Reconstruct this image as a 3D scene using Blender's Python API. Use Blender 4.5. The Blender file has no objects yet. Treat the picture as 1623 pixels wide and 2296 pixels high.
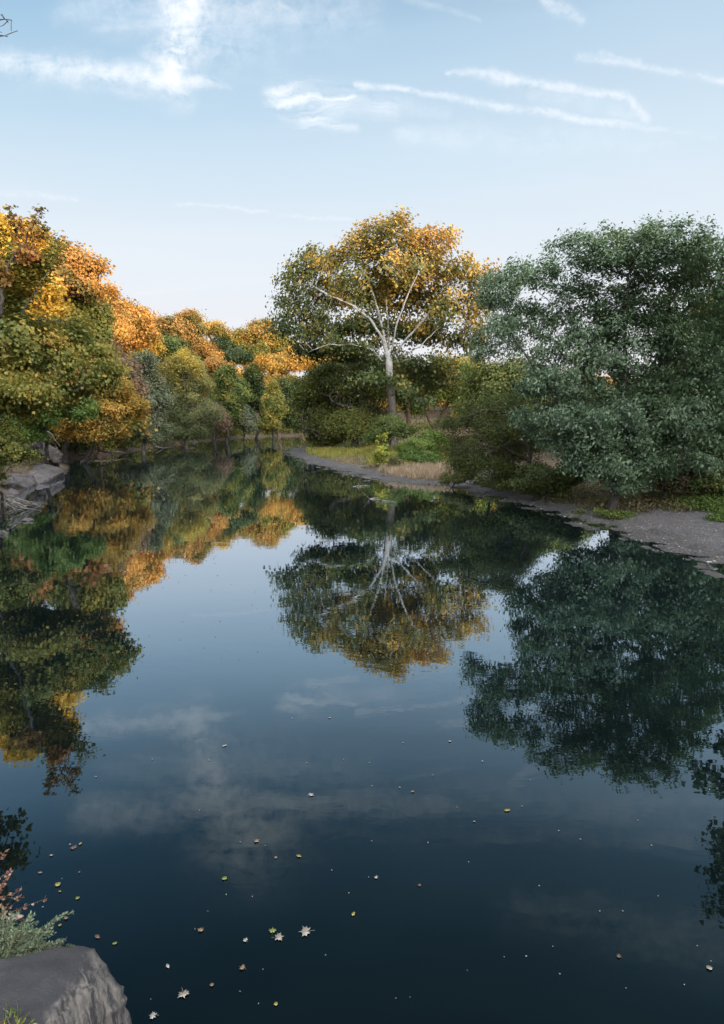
import bpy, bmesh, math, random, colorsys
import numpy as np
from mathutils import Vector, Matrix
SC = bpy.context.scene
COL = SC.collection
rng = np.random.default_rng(7)
random.seed(7)

# ------------------------------------------------------------------ camera
F, CX, CY, PITCH, CAMZ = 1530.0, 811.5, 1148.0, math.radians(7.8), 4.0
cp, sp = math.cos(PITCH), math.sin(PITCH)
cam = bpy.data.cameras.new('camera'); camo = bpy.data.objects.new('camera', cam); COL.objects.link(camo)
cam.sensor_fit = 'VERTICAL'; cam.sensor_height = 36.0; cam.lens = F/2296*36.0
cam.clip_start = 0.1; cam.clip_end = 5000
camo.location = (0, 0, CAMZ); camo.rotation_euler = (math.pi/2-PITCH, 0, 0)
SC.camera = camo

def ray(px, py):
    r, u = (px-CX)/F, (CY-py)/F
    return np.array([r, cp+u*sp, -sp+u*cp])
def gp(px, py, z=0.0):                 # where the sight line meets height z
    d = ray(px, py); t = (z-CAMZ)/d[2]
    return np.array([0, 0, CAMZ])+d*t
def at(px, py, Y):
    d = ray(px, py); return np.array([0, 0, CAMZ])+d*(Y/d[1])
def scale_at(px, py, Y):
    d = ray(px, py); return (Y/d[1])/F

# ------------------------------------------------------------------ tags
def tag(o, label=None, cat=None, group=None, kind=None):
    if label: o['label'] = label
    if cat: o['category'] = cat
    if group: o['group'] = group
    if kind: o['kind'] = kind
    return o
def empty(name, loc):
    o = bpy.data.objects.new(name, None); COL.objects.link(o); o.location = loc
    o.empty_display_size = .3
    return o
def link_mesh(name, me, mat, parent=None, loc=None):
    o = bpy.data.objects.new(name, me); COL.objects.link(o)
    if mat is not None: me.materials.append(mat)
    if parent is not None: o.parent = parent
    if loc is not None: o.location = loc
    return o

def mesh_from(name, verts, faces, smooth=False):
    """faces: (n,k) array, or list of arrays"""
    me = bpy.data.meshes.new(name)
    verts = np.asarray(verts, dtype=np.float32)
    fl = faces if isinstance(faces, list) else [faces]
    fl = [np.asarray(f, dtype=np.int32) for f in fl if len(f)]
    loops = np.concatenate([f.ravel() for f in fl])
    tot = np.concatenate([np.full(len(f), f.shape[1], dtype=np.int32) for f in fl])
    start = np.concatenate([[0], np.cumsum(tot)[:-1]]).astype(np.int32)
    me.vertices.add(len(verts)); me.vertices.foreach_set('co', verts.ravel())
    me.loops.add(len(loops)); me.loops.foreach_set('vertex_index', loops)
    me.polygons.add(len(tot)); me.polygons.foreach_set('loop_start', start); me.polygons.foreach_set('loop_total', tot)
    if smooth: me.polygons.foreach_set('use_smooth', np.ones(len(tot), dtype=bool))
    me.update(calc_edges=True); me.validate()
    return me

# ------------------------------------------------------------------ node helpers
def newmat(name):
    m = bpy.data.materials.new(name); m.use_nodes = True
    nt = m.node_tree; nt.nodes.clear()
    return m, nt
def nd(nt, typ, **kw):
    n = nt.nodes.new(typ)
    for k, v in kw.items():
        if k == 'ins':
            for a, b in v.items():
                if isinstance(b, bpy.types.NodeSocket): nt.links.new(b, n.inputs[a])
                else: n.inputs[a].default_value = b
        else: setattr(n, k, v)
    return n
def mth(nt, op, a, b=None, c=None, clamp=False):
    n = nt.nodes.new('ShaderNodeMath'); n.operation = op; n.use_clamp = clamp
    for i, v in enumerate((a, b, c)):
        if v is None: continue
        if isinstance(v, bpy.types.NodeSocket): nt.links.new(v, n.inputs[i])
        else: n.inputs[i].default_value = v
    return n.outputs[0]
def ramp(nt, fac, stops, interp='LINEAR'):
    n = nt.nodes.new('ShaderNodeValToRGB'); cr = n.color_ramp; cr.interpolation = interp
    while len(cr.elements) < len(stops): cr.elements.new(0.5)
    for e, (p, c) in zip(cr.elements, stops):
        e.position = p; e.color = (c[0], c[1], c[2], 1)
    nt.links.new(fac, n.inputs[0]); return n.outputs[0]
def mixc(nt, fac, a, b, typ='MIX'):
    n = nt.nodes.new('ShaderNodeMix'); n.data_type = 'RGBA'; n.blend_type = typ
    for i, v in ((0, fac), (6, a), (7, b)):
        if isinstance(v, bpy.types.NodeSocket): nt.links.new(v, n.inputs[i])
        elif i == 0: n.inputs[0].default_value = v
        else: n.inputs[i].default_value = (v[0], v[1], v[2], 1)
    return n.outputs[2]
def noise(nt, vec, scale, detail=4, rough=.55, dist=0.0):
    n = nd(nt, 'ShaderNodeTexNoise', ins={'Scale': scale, 'Detail': detail, 'Roughness': rough, 'Distortion': dist})
    if vec is not None: nt.links.new(vec, n.inputs['Vector'])
    return n.outputs['Fac']

def srgb(r, g, b):
    f = lambda c: (c/255/12.92) if c/255 <= .04045 else ((c/255+.055)/1.055)**2.4
    return (f(r), f(g), f(b))

# ------------------------------------------------------------------ materials
def leaf_mat(name, stops, trans=.35, under=None, rough=.55, spec=.3, boost=1.35):
    m, nt = newmat(name)
    at_ = nd(nt, 'ShaderNodeAttribute', attribute_name='tone')
    c = ramp(nt, at_.outputs['Fac'], [(p_, tuple(min(.8, v*boost) for v in q_)) for p_, q_ in stops])
    if under:
        g = nd(nt, 'ShaderNodeNewGeometry')
        c = mixc(nt, mth(nt, 'MULTIPLY', g.outputs['Backfacing'], under[3]), c, under[:3])
    p = nd(nt, 'ShaderNodeBsdfPrincipled', ins={'Base Color': c, 'Roughness': rough, 'Specular IOR Level': spec})
    t = nd(nt, 'ShaderNodeBsdfTranslucent', ins={'Color': c})
    mx = nd(nt, 'ShaderNodeMixShader', ins={0: trans, 1: p.outputs[0], 2: t.outputs[0]})
    o = nd(nt, 'ShaderNodeOutputMaterial', ins={'Surface': mx.outputs[0]})
    return m
def bark_mat(name, a, b, scale=2.0, white=None, zlo=7, zhi=12):
    m, nt = newmat(name)
    g = nd(nt, 'ShaderNodeNewGeometry'); pos = g.outputs['Position']
    n1 = noise(nt, pos, scale, 6, .65)
    c = ramp(nt, n1, [(.35, a), (.65, b)])
    if white:
        n2 = noise(nt, pos, 2.4, 6, .7)
        z = nd(nt, 'ShaderNodeSeparateXYZ', ins={0: pos}).outputs[2]
        k = mth(nt, 'DIVIDE', mth(nt, 'SUBTRACT', z, zlo), zhi-zlo, clamp=True)
        k2 = mth(nt, 'MULTIPLY_ADD', n2, 3.2, mth(nt, 'MULTIPLY_ADD', k, 1.9, -2.35), clamp=True)
        c = mixc(nt, k2, c, white)
    st = nd(nt, 'ShaderNodeMapping', ins={'Vector': pos, 'Scale': (6, 6, 1.2)})
    bmp = nd(nt, 'ShaderNodeBump', ins={'Strength': .5, 'Distance': .03, 'Height': noise(nt, st.outputs[0], scale*2, 5, .7)})
    p = nd(nt, 'ShaderNodeBsdfPrincipled', ins={'Base Color': c, 'Roughness': .85, 'Normal': bmp.outputs[0]})
    nd(nt, 'ShaderNodeOutputMaterial', ins={'Surface': p.outputs[0]})
    return m

BK = {
 'dark': bark_mat('dark_bark', (.016, .013, .011), (.05, .042, .034), 3),
 'grey': bark_mat('grey_bark', (.05, .045, .04), (.15, .135, .12), 2.5),
 'pale': bark_mat('pale_bark', (.10, .09, .08), (.30, .27, .24), 1.5),
 'white': bark_mat('white_peeling_bark', (.035, .03, .026), (.11, .09, .075), 1.6, white=(.235, .23, .215), zlo=4, zhi=11),
 'brown': bark_mat('brown_bark', (.05, .03, .018), (.13, .08, .05), 3),
 'drift': bark_mat('driftwood', (.10, .09, .08), (.30, .28, .26), 5),
}
def L(*a, **k): return leaf_mat(*a, **k)
LM = {
 'silver': L('silver_green_leaves', [(0, (.030, .058, .028)), (.5, (.062, .102, .048)), (.85, (.105, .145, .062)), (1, (.17, .175, .06))], trans=.36, under=(.15, .21, .155, .4), rough=.42, spec=.5, boost=1.6),
 'syc': L('sycamore_leaves', [(0, (.035, .055, .018)), (.3, (.075, .085, .022)), (.5, (.16, .125, .028)), (.75, (.32, .21, .045)), (1, (.36, .18, .04))], trans=.4),
 'gold': L('golden_leaves', [(0, (.12, .11, .025)), (.35, (.28, .20, .035)), (.75, (.48, .31, .05)), (1, (.47, .24, .05))], trans=.45),
 'olive': L('olive_yellow_leaves', [(0, (.045, .065, .016)), (.3, (.105, .115, .026)), (.6, (.20, .165, .032)), (.85, (.30, .18, .04)), (1, (.20, .085, .03))], trans=.42),
 'oak': L('russet_oak_leaves', [(0, (.055, .065, .022)), (.25, (.12, .105, .03)), (.45, (.24, .14, .04)), (.7, (.34, .165, .045)), (1, (.42, .26, .06))], trans=.4),
 'orange': L('orange_leaves', [(0, (.20, .13, .03)), (.35, (.36, .19, .05)), (.7, (.47, .235, .06)), (1, (.48, .31, .06))], trans=.45),
 'amber': L('amber_brown_leaves', [(0, (.07, .08, .02)), (.35, (.17, .13, .03)), (.6, (.30, .19, .04)), (1, (.42, .23, .05))], trans=.42),
 'green': L('mid_green_leaves', [(0, (.034, .056, .016)), (.45, (.064, .092, .022)), (.8, (.13, .14, .03)), (1, (.24, .19, .04))], trans=.35),
 'bright': L('bright_green_leaves', [(0, (.035, .068, .016)), (.5, (.075, .12, .024)), (1, (.14, .17, .035))], trans=.4),
 'deep': L('deep_green_leaves', [(0, (.022, .038, .014)), (.5, (.042, .064, .020)), (.85, (.085, .098, .028)), (1, (.16, .13, .03))], trans=.3),
 'willow': L('grey_green_leaves', [(0, (.06, .08, .04)), (.5, (.11, .135, .065)), (1, (.18, .19, .08))], trans=.35, under=(.20, .225, .15, .6)),
 'willowgold': L('gold_tipped_willow_leaves', [(0, (.07, .09, .04)), (.45, (.13, .145, .06)), (.7, (.27, .25, .07)), (1, (.46, .34, .07))], trans=.4),
 'darkolive': L('dark_olive_leaves', [(0, (.026, .038, .012)), (.5, (.052, .068, .018)), (.85, (.09, .105, .024)), (1, (.15, .14, .03))], trans=.35),
 'haze': L('dull_olive_leaves', [(0, (.034, .042, .020)), (.5, (.064, .072, .030)), (1, (.11, .10, .042))], trans=.35),
 'yellowgreen': L('yellow_green_leaves', [(0, (.07, .10, .022)), (.5, (.16, .19, .035)), (1, (.32, .29, .045))], trans=.42),
 'mauve': L('brown_mauve_leaves', [(0, (.075, .06, .042)), (.5, (.15, .105, .068)), (1, (.25, .15, .08))], trans=.35),
 'redbrown': L('red_brown_leaves', [(0, (.08, .07, .02)), (.35, (.15, .09, .025)), (.7, (.19, .075, .03)), (1, (.17, .045, .04))], trans=.35),
 'tan': L('dry_tan_stems', [(0, (.10, .09, .045)), (.5, (.19, .15, .095)), (1, (.27, .20, .145))], trans=.3),
 'dirtbrush': L('dull_brush_leaves', [(0, (.035, .032, .018)), (.5, (.07, .056, .03)), (1, (.085, .085, .03))], trans=.3),
 'juniper': L('blue_green_needles', [(0, (.05, .08, .05)), (.5, (.10, .145, .085)), (1, (.19, .23, .14))], trans=.2),
 'pinkleaf': L('faded_red_leaves', [(0, (.07, .025, .02)), (.5, (.14, .06, .04)), (.8, (.20, .12, .075)), (1, (.28, .25, .21))], trans=.3),
}

# ------------------------------------------------------------------ shoreline
LEFT_PX = [(-60, 1225), (-40, 1180), (-14, 1140), (8, 1116), (60, 1093), (138, 1064), (146, 1050), (136, 1036), (170, 1029), (250, 1021), (330, 1005), (440, 991), (560, 979.5), (640, 977)]
RIGHT_PX = [(1680, 1300), (1623, 1276), (1500, 1243), (1400, 1207), (1300, 1173), (1200, 1141), (1100, 1114), (1030, 1102), (985, 1089), (900, 1086), (820, 1073), (750, 1056), (690, 1038), (650, 1022), (638, 1012), (655, 1004)]
lw = [gp(*p)[:2] for p in LEFT_PX]
rw = [gp(*p)[:2] for p in RIGHT_PX]
left = [(-4.9, 6.6), (-7.4, 10.5), (-11.3, 17.5)]+[tuple(p) for p in lw]+[(-8, 166), (25, 158), (70, 150), (140, 148), (260, 160)]
near = [(14.5, 6.0), (9, 1.6), (3, 1.9), (.3, 2.6), (-1.0, 3.2), (-1.7, 4.0), (-2.6, 4.7), (-3.7, 5.4)]
right = [(16.5, 9.0), (13.5, 13.5)]+[tuple(p) for p in rw]+[(-3, 97), (12, 106), (40, 112), (90, 112), (150, 108), (260, 112)]
left = np.array(left, float); right = np.array(right, float); near = np.array(near, float)

def seg_dist(P, poly):
    best = np.full(len(P), 1e9)
    for a, b in zip(poly[:-1], poly[1:]):
        ab = b-a; t = np.clip(((P-a)@ab)/(ab@ab), 0, 1)
        d = np.hypot(P[:, 0]-a[0]-t*ab[0], P[:, 1]-a[1]-t*ab[1])
        best = np.minimum(best, d)
    return best
RING = np.concatenate([left, right[::-1], near])      # closed river outline
def inside(P):
    x, y = P[:, 0], P[:, 1]; c = np.zeros(len(P), bool)
    n = len(RING)
    for i in range(n):
        x1, y1 = RING[i]; x2, y2 = RING[(i+1) % n]
        if y1 == y2: continue
        cond = ((y1 > y) != (y2 > y)) & (x < (x2-x1)*(y-y1)/(y2-y1)+x1)
        c ^= cond
    return c
def fbm(x, y, s, seed=0, octv=4):
    r = np.random.default_rng(seed); v = 0; a = 1; tot = 0
    for o in range(octv):
        for k in range(3):
            th, ph = r.uniform(0, 6.28, 2); kx, ky = math.cos(th)/s, math.sin(th)/s
            v = v+a*np.sin(6.283*(x*kx+y*ky)+ph+1.3*np.sin(6.283*(x*ky-y*kx)*.7+ph*2))
        tot += a*1.7; a *= .55; s *= .47
    return v/tot
def height(P):
    P = np.atleast_2d(np.asarray(P, float))
    x, y = P[:, 0], P[:, 1]
    dL = seg_dist(P, left); dR = seg_dist(P, right); dN = seg_dist(P, near)
    ins = inside(P)
    d = np.minimum(np.minimum(dL, dR), dN)
    d = d+.22*fbm(x, y, 3.5, 3)*np.clip(d/1.0, 0, 1)
    sm = lambda e0, e1, v: (lambda t: t*t*(3-2*t))(np.clip((v-e0)/(e1-e0), 0, 1))
    farL = sm(60, 110, y)
    hL = np.minimum(dL*.42, .9)+.9*sm(2.2, 9, dL)*(1-.5*farL)+(9+2*farL)*sm(8, 75, dL)*(1+.2*fbm(x, y, 40, 5))
    hR = .035*np.minimum(dR, 9)+1.5*sm(7.5, 22, dR)+2.2*sm(25, 90, dR)
    hN = np.minimum(1.9, dN*.42)
    wL, wR, wN = 1/(dL+.05)**4, 1/(dR+.05)**4, 1/(dN+.05)**4
    h = (hL*wL+hR*wR+hN*wN)/(wL+wR+wN)
    h = h+.10*fbm(x, y, 6, 9)*sm(2, 8, d)+.02*fbm(x, y, 1.1, 11)*sm(.1, 1.2, d)
    h = h+.035*fbm(x, y, 2.3, 15, 4)*sm(0, .5, d)*(1-sm(2.5, 5, d))
    dd = np.minimum(np.minimum(dL, dR), dN)
    bed = -np.minimum(1.6, .035*np.minimum(dd, 2)+.3*np.maximum(dd-1.2, 0))+.03*fbm(x, y, 2.3, 15, 4)*(1-sm(.8, 1.8, dd))*np.where(dR < dL, 1, .3)
    return np.where(ins, bed, h-.01)
def hz(x, y): return float(height([[x, y]])[0])

# ------------------------------------------------------------------ ground
def axis(lo, hi, c, s, n):
    a, b = math.asinh((lo-c)/s), math.asinh((hi-c)/s)
    return c+s*np.sinh(np.linspace(a, b, n))
xs = axis(-700, 700, 4, 6, 470); ys = axis(-400, 1100, 14, 9, 560)
XX, YY = np.meshgrid(xs, ys)
P = np.stack([XX.ravel(), YY.ravel()], 1)
ZZ = height(P)
V = np.column_stack([P, ZZ])
nx, ny = len(xs), len(ys)
idx = np.arange(nx*ny).reshape(ny, nx)
Fq = np.stack([idx[:-1, :-1], idx[:-1, 1:], idx[1:, 1:], idx[1:, :-1]], -1).reshape(-1, 4)
me = mesh_from('ground', V, Fq, smooth=True)
# how far up the shore, stored per vertex: gravel / soil / leaf litter
dR_ = seg_dist(P, right); dL_ = seg_dist(P, left)
bar = np.clip(1-(np.abs(ZZ-.12)/.34), 0, 1)*(dR_ < dL_)
a_ = me.attributes.new('gravel', 'FLOAT', 'POINT'); a_.data.foreach_set('value', np.clip(bar*2.0, 0, 1).astype(np.float32))
m, nt = newmat('bank_soil')
g = nd(nt, 'ShaderNodeNewGeometry'); pos = g.outputs['Position']
n1 = noise(nt, pos, .8, 6, .65); n2 = noise(nt, pos, 14, 4, .7); n3 = noise(nt, pos, 60, 2, .6)
soil = ramp(nt, n1, [(.3, (.035, .026, .017)), (.5, (.085, .058, .038)), (.7, (.06, .065, .025))])
soil = mixc(nt, mth(nt, 'MULTIPLY', n2, .6), soil, (.11, .075, .05))
vor = nd(nt, 'ShaderNodeTexVoronoi', ins={'Vector': pos, 'Scale': 22.0})
peb = ramp(nt, nd(nt, 'ShaderNodeSeparateColor', ins={0: vor.outputs['Color']}).outputs[0], [(0, (.042, .042, .045)), (.5, (.078, .077, .082)), (.85, (.11, .108, .113)), (1, (.19, .185, .19))])
peb = mixc(nt, mth(nt, 'MULTIPLY', n1, .7), peb, (.075, .073, .077))
ga = nd(nt, 'ShaderNodeAttribute', attribute_name='gravel').outputs['Fac']
c = mixc(nt, ga, soil, peb)
z = nd(nt, 'ShaderNodeSeparateXYZ', ins={0: pos}).outputs[2]
wn = mth(nt, 'MULTIPLY_ADD', n1, .16, -.08)
wet = mth(nt, 'SUBTRACT', 1.0, mth(nt, 'DIVIDE', mth(nt, 'ADD', z, wn), .10, clamp=True))
c = mixc(nt, wet, c, mixc(nt, .75, c, (.02, .016, .013)))
h = mth(nt, 'ADD', mth(nt, 'MULTIPLY', vor.outputs['Distance'], -.6), mth(nt, 'ADD', n2, n3))
bmp = nd(nt, 'ShaderNodeBump', ins={'Strength': .9, 'Distance': .04, 'Height': h})
rgh = mth(nt, 'MULTIPLY_ADD', wet, -.45, .92)
p = nd(nt, 'ShaderNodeBsdfPrincipled', ins={'Base Color': c, 'Roughness': rgh, 'Normal': bmp.outputs[0]})
nd(nt, 'ShaderNodeOutputMaterial', ins={'Surface': p.outputs[0]})
tag(link_mesh('ground', me, m), kind='structure')

# ------------------------------------------------------------------ water
wx = axis(-400, 400, 0, 10, 60); wy = axis(-60, 420, 6, 10, 60)
WX, WY = np.meshgrid(wx, wy); idx = np.arange(3600).reshape(60, 60)
me = mesh_from('river_water', np.column_stack([WX.ravel(), WY.ravel(), np.zeros(3600)]), np.stack([idx[:-1, :-1], idx[:-1, 1:], idx[1:, 1:], idx[1:, :-1]], -1).reshape(-1, 4), smooth=True)
m, nt = newmat('still_dark_water')
g = nd(nt, 'ShaderNodeNewGeometry'); pos = g.outputs['Position']
mp = nd(nt, 'ShaderNodeMapping', ins={'Vector': pos, 'Scale': (.55, 1.0, 1)}).outputs[0]
h1 = noise(nt, mp, 2.2, 3, .55, .4); h2 = noise(nt, mp, .35, 2, .5)
patch = noise(nt, pos, .12, 2, .5)
rip = ramp(nt, patch, [(.42, (.25, .25, .25)), (.62, (1, 1, 1))])
hh = mth(nt, 'ADD', mth(nt, 'MULTIPLY', mth(nt, 'MULTIPLY', h1, nd(nt, 'ShaderNodeRGBToBW', ins={0: rip}).outputs[0]), .0020), mth(nt, 'MULTIPLY', h2, .003))
bmp = nd(nt, 'ShaderNodeBump', ins={'Strength': 1.0, 'Distance': 1.0, 'Height': hh})
deep = noise(nt, pos, .5, 2, .5)
body = ramp(nt, deep, [(.3, (.0008, .0018, .0020)), (.7, (.0018, .0036, .0042))])
# reflectance by angle of view, as still dark water shows it: near total at grazing, a few percent looking down
cosv = nd(nt, 'ShaderNodeVectorMath', operation='DOT_PRODUCT', ins={0: bmp.outputs[0], 1: g.outputs['Incoming']}).outputs['Value']
refl = ramp(nt, mth(nt, 'ABSOLUTE', cosv), [(0, (1, 1, 1)), (.05, (.86, .89, .92)), (.12, (.70, .74, .80)), (.20, (.51, .585, .66)), (.326, (.285, .355, .415)), (.438, (.145, .178, .20)), (.536, (.072, .088, .096)), (.70, (.027, .034, .036)), (1, (.02, .025, .027))])
gl_ = nd(nt, 'ShaderNodeBsdfGlossy', ins={'Color': refl, 'Roughness': .012, 'Normal': bmp.outputs[0]})
df = nd(nt, 'ShaderNodeBsdfDiffuse', ins={'Color': body})
p = nd(nt, 'ShaderNodeAddShader', ins={0: gl_.outputs[0], 1: df.outputs[0]})
nd(nt, 'ShaderNodeOutputMaterial', ins={'Surface': p.outputs[0]})
WATER = tag(link_mesh('river_water', me, m), kind='structure')

# ------------------------------------------------------------------ plants
def quads_leaves(C, N, T, size, aspect=.42, fold=.12, wid=None):
    """rhombic leaves folded along the midrib: C centre, N normal, T tip direction"""
    n = len(C); S = np.cross(N, T)
    s = size[:, None]
    v0 = C-T*s*.5; v2 = C+T*s*.5+N*s*(-.10)
    v1 = C+S*s*aspect+N*s*fold-T*s*.06; v3 = C-S*s*aspect+N*s*fold-T*s*.06
    V = np.stack([v0, v1, v2, v3], 1).reshape(-1, 3)
    Fc = np.arange(4*n).reshape(n, 4)
    return V, Fc
def rand_unit(r, n):
    v = r.normal(size=(n, 3)); return v/np.linalg.norm(v, axis=1, keepdims=True)
def frame_of(r, n, up=.5, droop=.25, out=None, outw=.5):
    N = rand_unit(r, n); N[:, 2] = N[:, 2]+up
    if out is not None: N = N+out*outw
    N /= np.linalg.norm(N, axis=1, keepdims=True)+1e-9
    T = rand_unit(r, n); T[:, 2] -= droop
    T = T-N*(T*N).sum(1, keepdims=True); T /= np.linalg.norm(T, axis=1, keepdims=True)+1e-9
    return N, T
def add_tone(me, tone):
    a = me.attributes.new('tone', 'FLOAT', 'FACE'); a.data.foreach_set('value', np.clip(tone, 0, 1).astype(np.float32))

def tubes(nodes, parent, radius, sides=5):
    """branch skeleton -> one tapered tube mesh"""
    n = len(nodes); ch = [[] for _ in range(n)]
    for i in range(1, n):
        if parent[i] >= 0: ch[parent[i]].append(i)
    D = np.zeros((n, 3))
    for i in range(n):
        if parent[i] >= 0: D[i] = nodes[i]-nodes[parent[i]]
    for i in range(n):
        if parent[i] < 0 and ch[i]: D[i] = nodes[ch[i][0]]-nodes[i]
    D /= np.linalg.norm(D, axis=1, keepdims=True)+1e-9
    ref = np.where(np.abs(D[:, 0:1]) < .9, np.array([[1., 0, 0]]), np.array([[0, 1., 0]]))
    U = np.cross(D, ref); U /= np.linalg.norm(U, axis=1, keepdims=True)+1e-9
    W = np.cross(D, U)
    ang = np.arange(sides)*2*math.pi/sides
    ring = U[:, None, :]*np.cos(ang)[None, :, None]+W[:, None, :]*np.sin(ang)[None, :, None]
    main = ring*radius[:, None, None]+nodes[:, None, :]
    V = [main.reshape(-1, 3)]; Fs = []
    base = n*sides; extra = []
    big = np.full(n, -1)
    for i in range(n):
        if ch[i]: big[i] = max(ch[i], key=lambda c: radius[c])
    for i in range(1, n):
        p_ = parent[i]
        if p_ < 0: continue
        if big[p_] == i: a0 = p_*sides
        else:
            extra.append(ring[i]*min(radius[i]*1.25, radius[p_])+nodes[p_]); a0 = base; base += sides
        b0 = i*sides
        for k in range(sides):
            k2 = (k+1) % sides; Fs.append((a0+k, a0+k2, b0+k2, b0+k))
    if extra: V.append(np.concatenate(extra))
    return np.concatenate(V), np.array(Fs)

def grow(base, lobes, natt, step, kill, r, limbs=None, trunk_to=None, gnarl=.25, maxit=260, upw=.0, gap=-.28):
    """space colonisation: attractors fill the lobes, the skeleton reaches for them"""
    extra = []
    for (x, y, z_, rx, ry, rz) in lobes:                  # knobs on each lobe, so the outline is uneven
        for k in range(13):
            u = rand_unit(r, 1)[0]; u[2] = abs(u[2])*1.1-.35; q_ = r.uniform(.14, .50); o_ = r.uniform(.98, 1.12)-.62*q_
            extra.append((x+u[0]*rx*o_, y+u[1]*ry*o_, z_+u[2]*rz*o_, rx*q_, ry*q_, rz*q_*1.25))
    lobes = [(x, y, z_, rx*.76, ry*.76, rz*.76) for x, y, z_, rx, ry, rz in lobes]+extra
    vol = np.array([l[3]*l[4]*l[5] for l in lobes], float)**.8; vol /= vol.sum()
    cnt = r.multinomial(natt, vol); A = []
    for (x, y, z_, rx, ry, rz), k in zip(lobes, cnt):
        v = rand_unit(r, k)*(r.uniform(.12, 1, k)**.45)[:, None]
        A.append(v*np.array([rx, ry, rz])+np.array([x, y, z_]))
    A = np.concatenate(A); A = A[A[:, 2] > base[2]+.1]
    ss = max(l[3] for l in lobes)*.95; f_ = fbm(A[:, 0]+A[:, 2]*.7, A[:, 2]-A[:, 1]*.6, ss, int(r.integers(1, 999)), 3)
    A = A[f_ > gap]
    nodes = [np.array(base, float)]; par = [-1]
    if trunk_to is not None:
        d = np.array(trunk_to)-nodes[0]; k = max(1, int(np.linalg.norm(d)/step)); wob = r.normal(size=3)*step*.15
        for j in range(1, k+1):
            t = j/k; nodes.append(np.array(base)+d*t+wob*math.sin(t*5)*np.array([1, 1, 0])); par.append(len(nodes)-2)
    if limbs:
        for lb in limbs:
            p0 = lb[0]; arr = np.array(nodes); cur = int(np.argmin(((arr-p0)**2).sum(1)))
            for q in lb:
                s0 = nodes[cur]; d = np.array(q)-s0; L_ = np.linalg.norm(d); k = max(1, int(round(L_/step)))
                for j in range(1, k+1):
                    nodes.append(s0+d*(j/k)+r.normal(size=3)*step*.07); par.append(cur); cur = len(nodes)-1
    N = np.array(nodes); alive = np.ones(len(A), bool)
    d2 = ((A[:, None]-N[None])**2).sum(-1); ni = d2.argmin(1); nd2 = d2.min(1)
    prevbest = nd2.copy(); stale = np.zeros(len(A), int)
    for it in range(maxit):
        alive &= nd2 > kill*kill
        alive &= stale < 12
        if alive.sum() < 3: break
        ai = np.where(alive)[0]
        dv = A[ai]-N[ni[ai]]; dv /= np.linalg.norm(dv, axis=1, keepdims=True)+1e-9
        acc = np.zeros_like(N); np.add.at(acc, ni[ai], dv)
        src = np.unique(ni[ai])
        d = acc[src]; d /= np.linalg.norm(d, axis=1, keepdims=True)+1e-9
        d = d+r.normal(size=d.shape)*gnarl+np.array([0, 0, upw]); d /= np.linalg.norm(d, axis=1, keepdims=True)+1e-9
        new = N[src]+d*step
        k0 = len(N); N = np.concatenate([N, new]); par.extend(src.tolist())
        dd = ((A[ai][:, None]-new[None])**2).sum(-1); j = dd.argmin(1); m_ = dd[np.arange(len(ai)), j]
        imp = m_ < nd2[ai]-1e-9
        stale[ai] = np.where(imp, 0, stale[ai]+1)
        nd2[ai] = np.where(imp, m_, nd2[ai]); ni[ai] = np.where(imp, k0+j, ni[ai])
        if len(N) > 9000: break
    par = np.array(par); n = len(N)
    tips = np.zeros(n); hasch = np.zeros(n, bool)
    hasch[par[par >= 0]] = True; tips[~hasch] = 1
    for i in range(n-1, 0, -1):
        if par[i] >= 0: tips[par[i]] += tips[i]
    return N, par, tips

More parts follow.
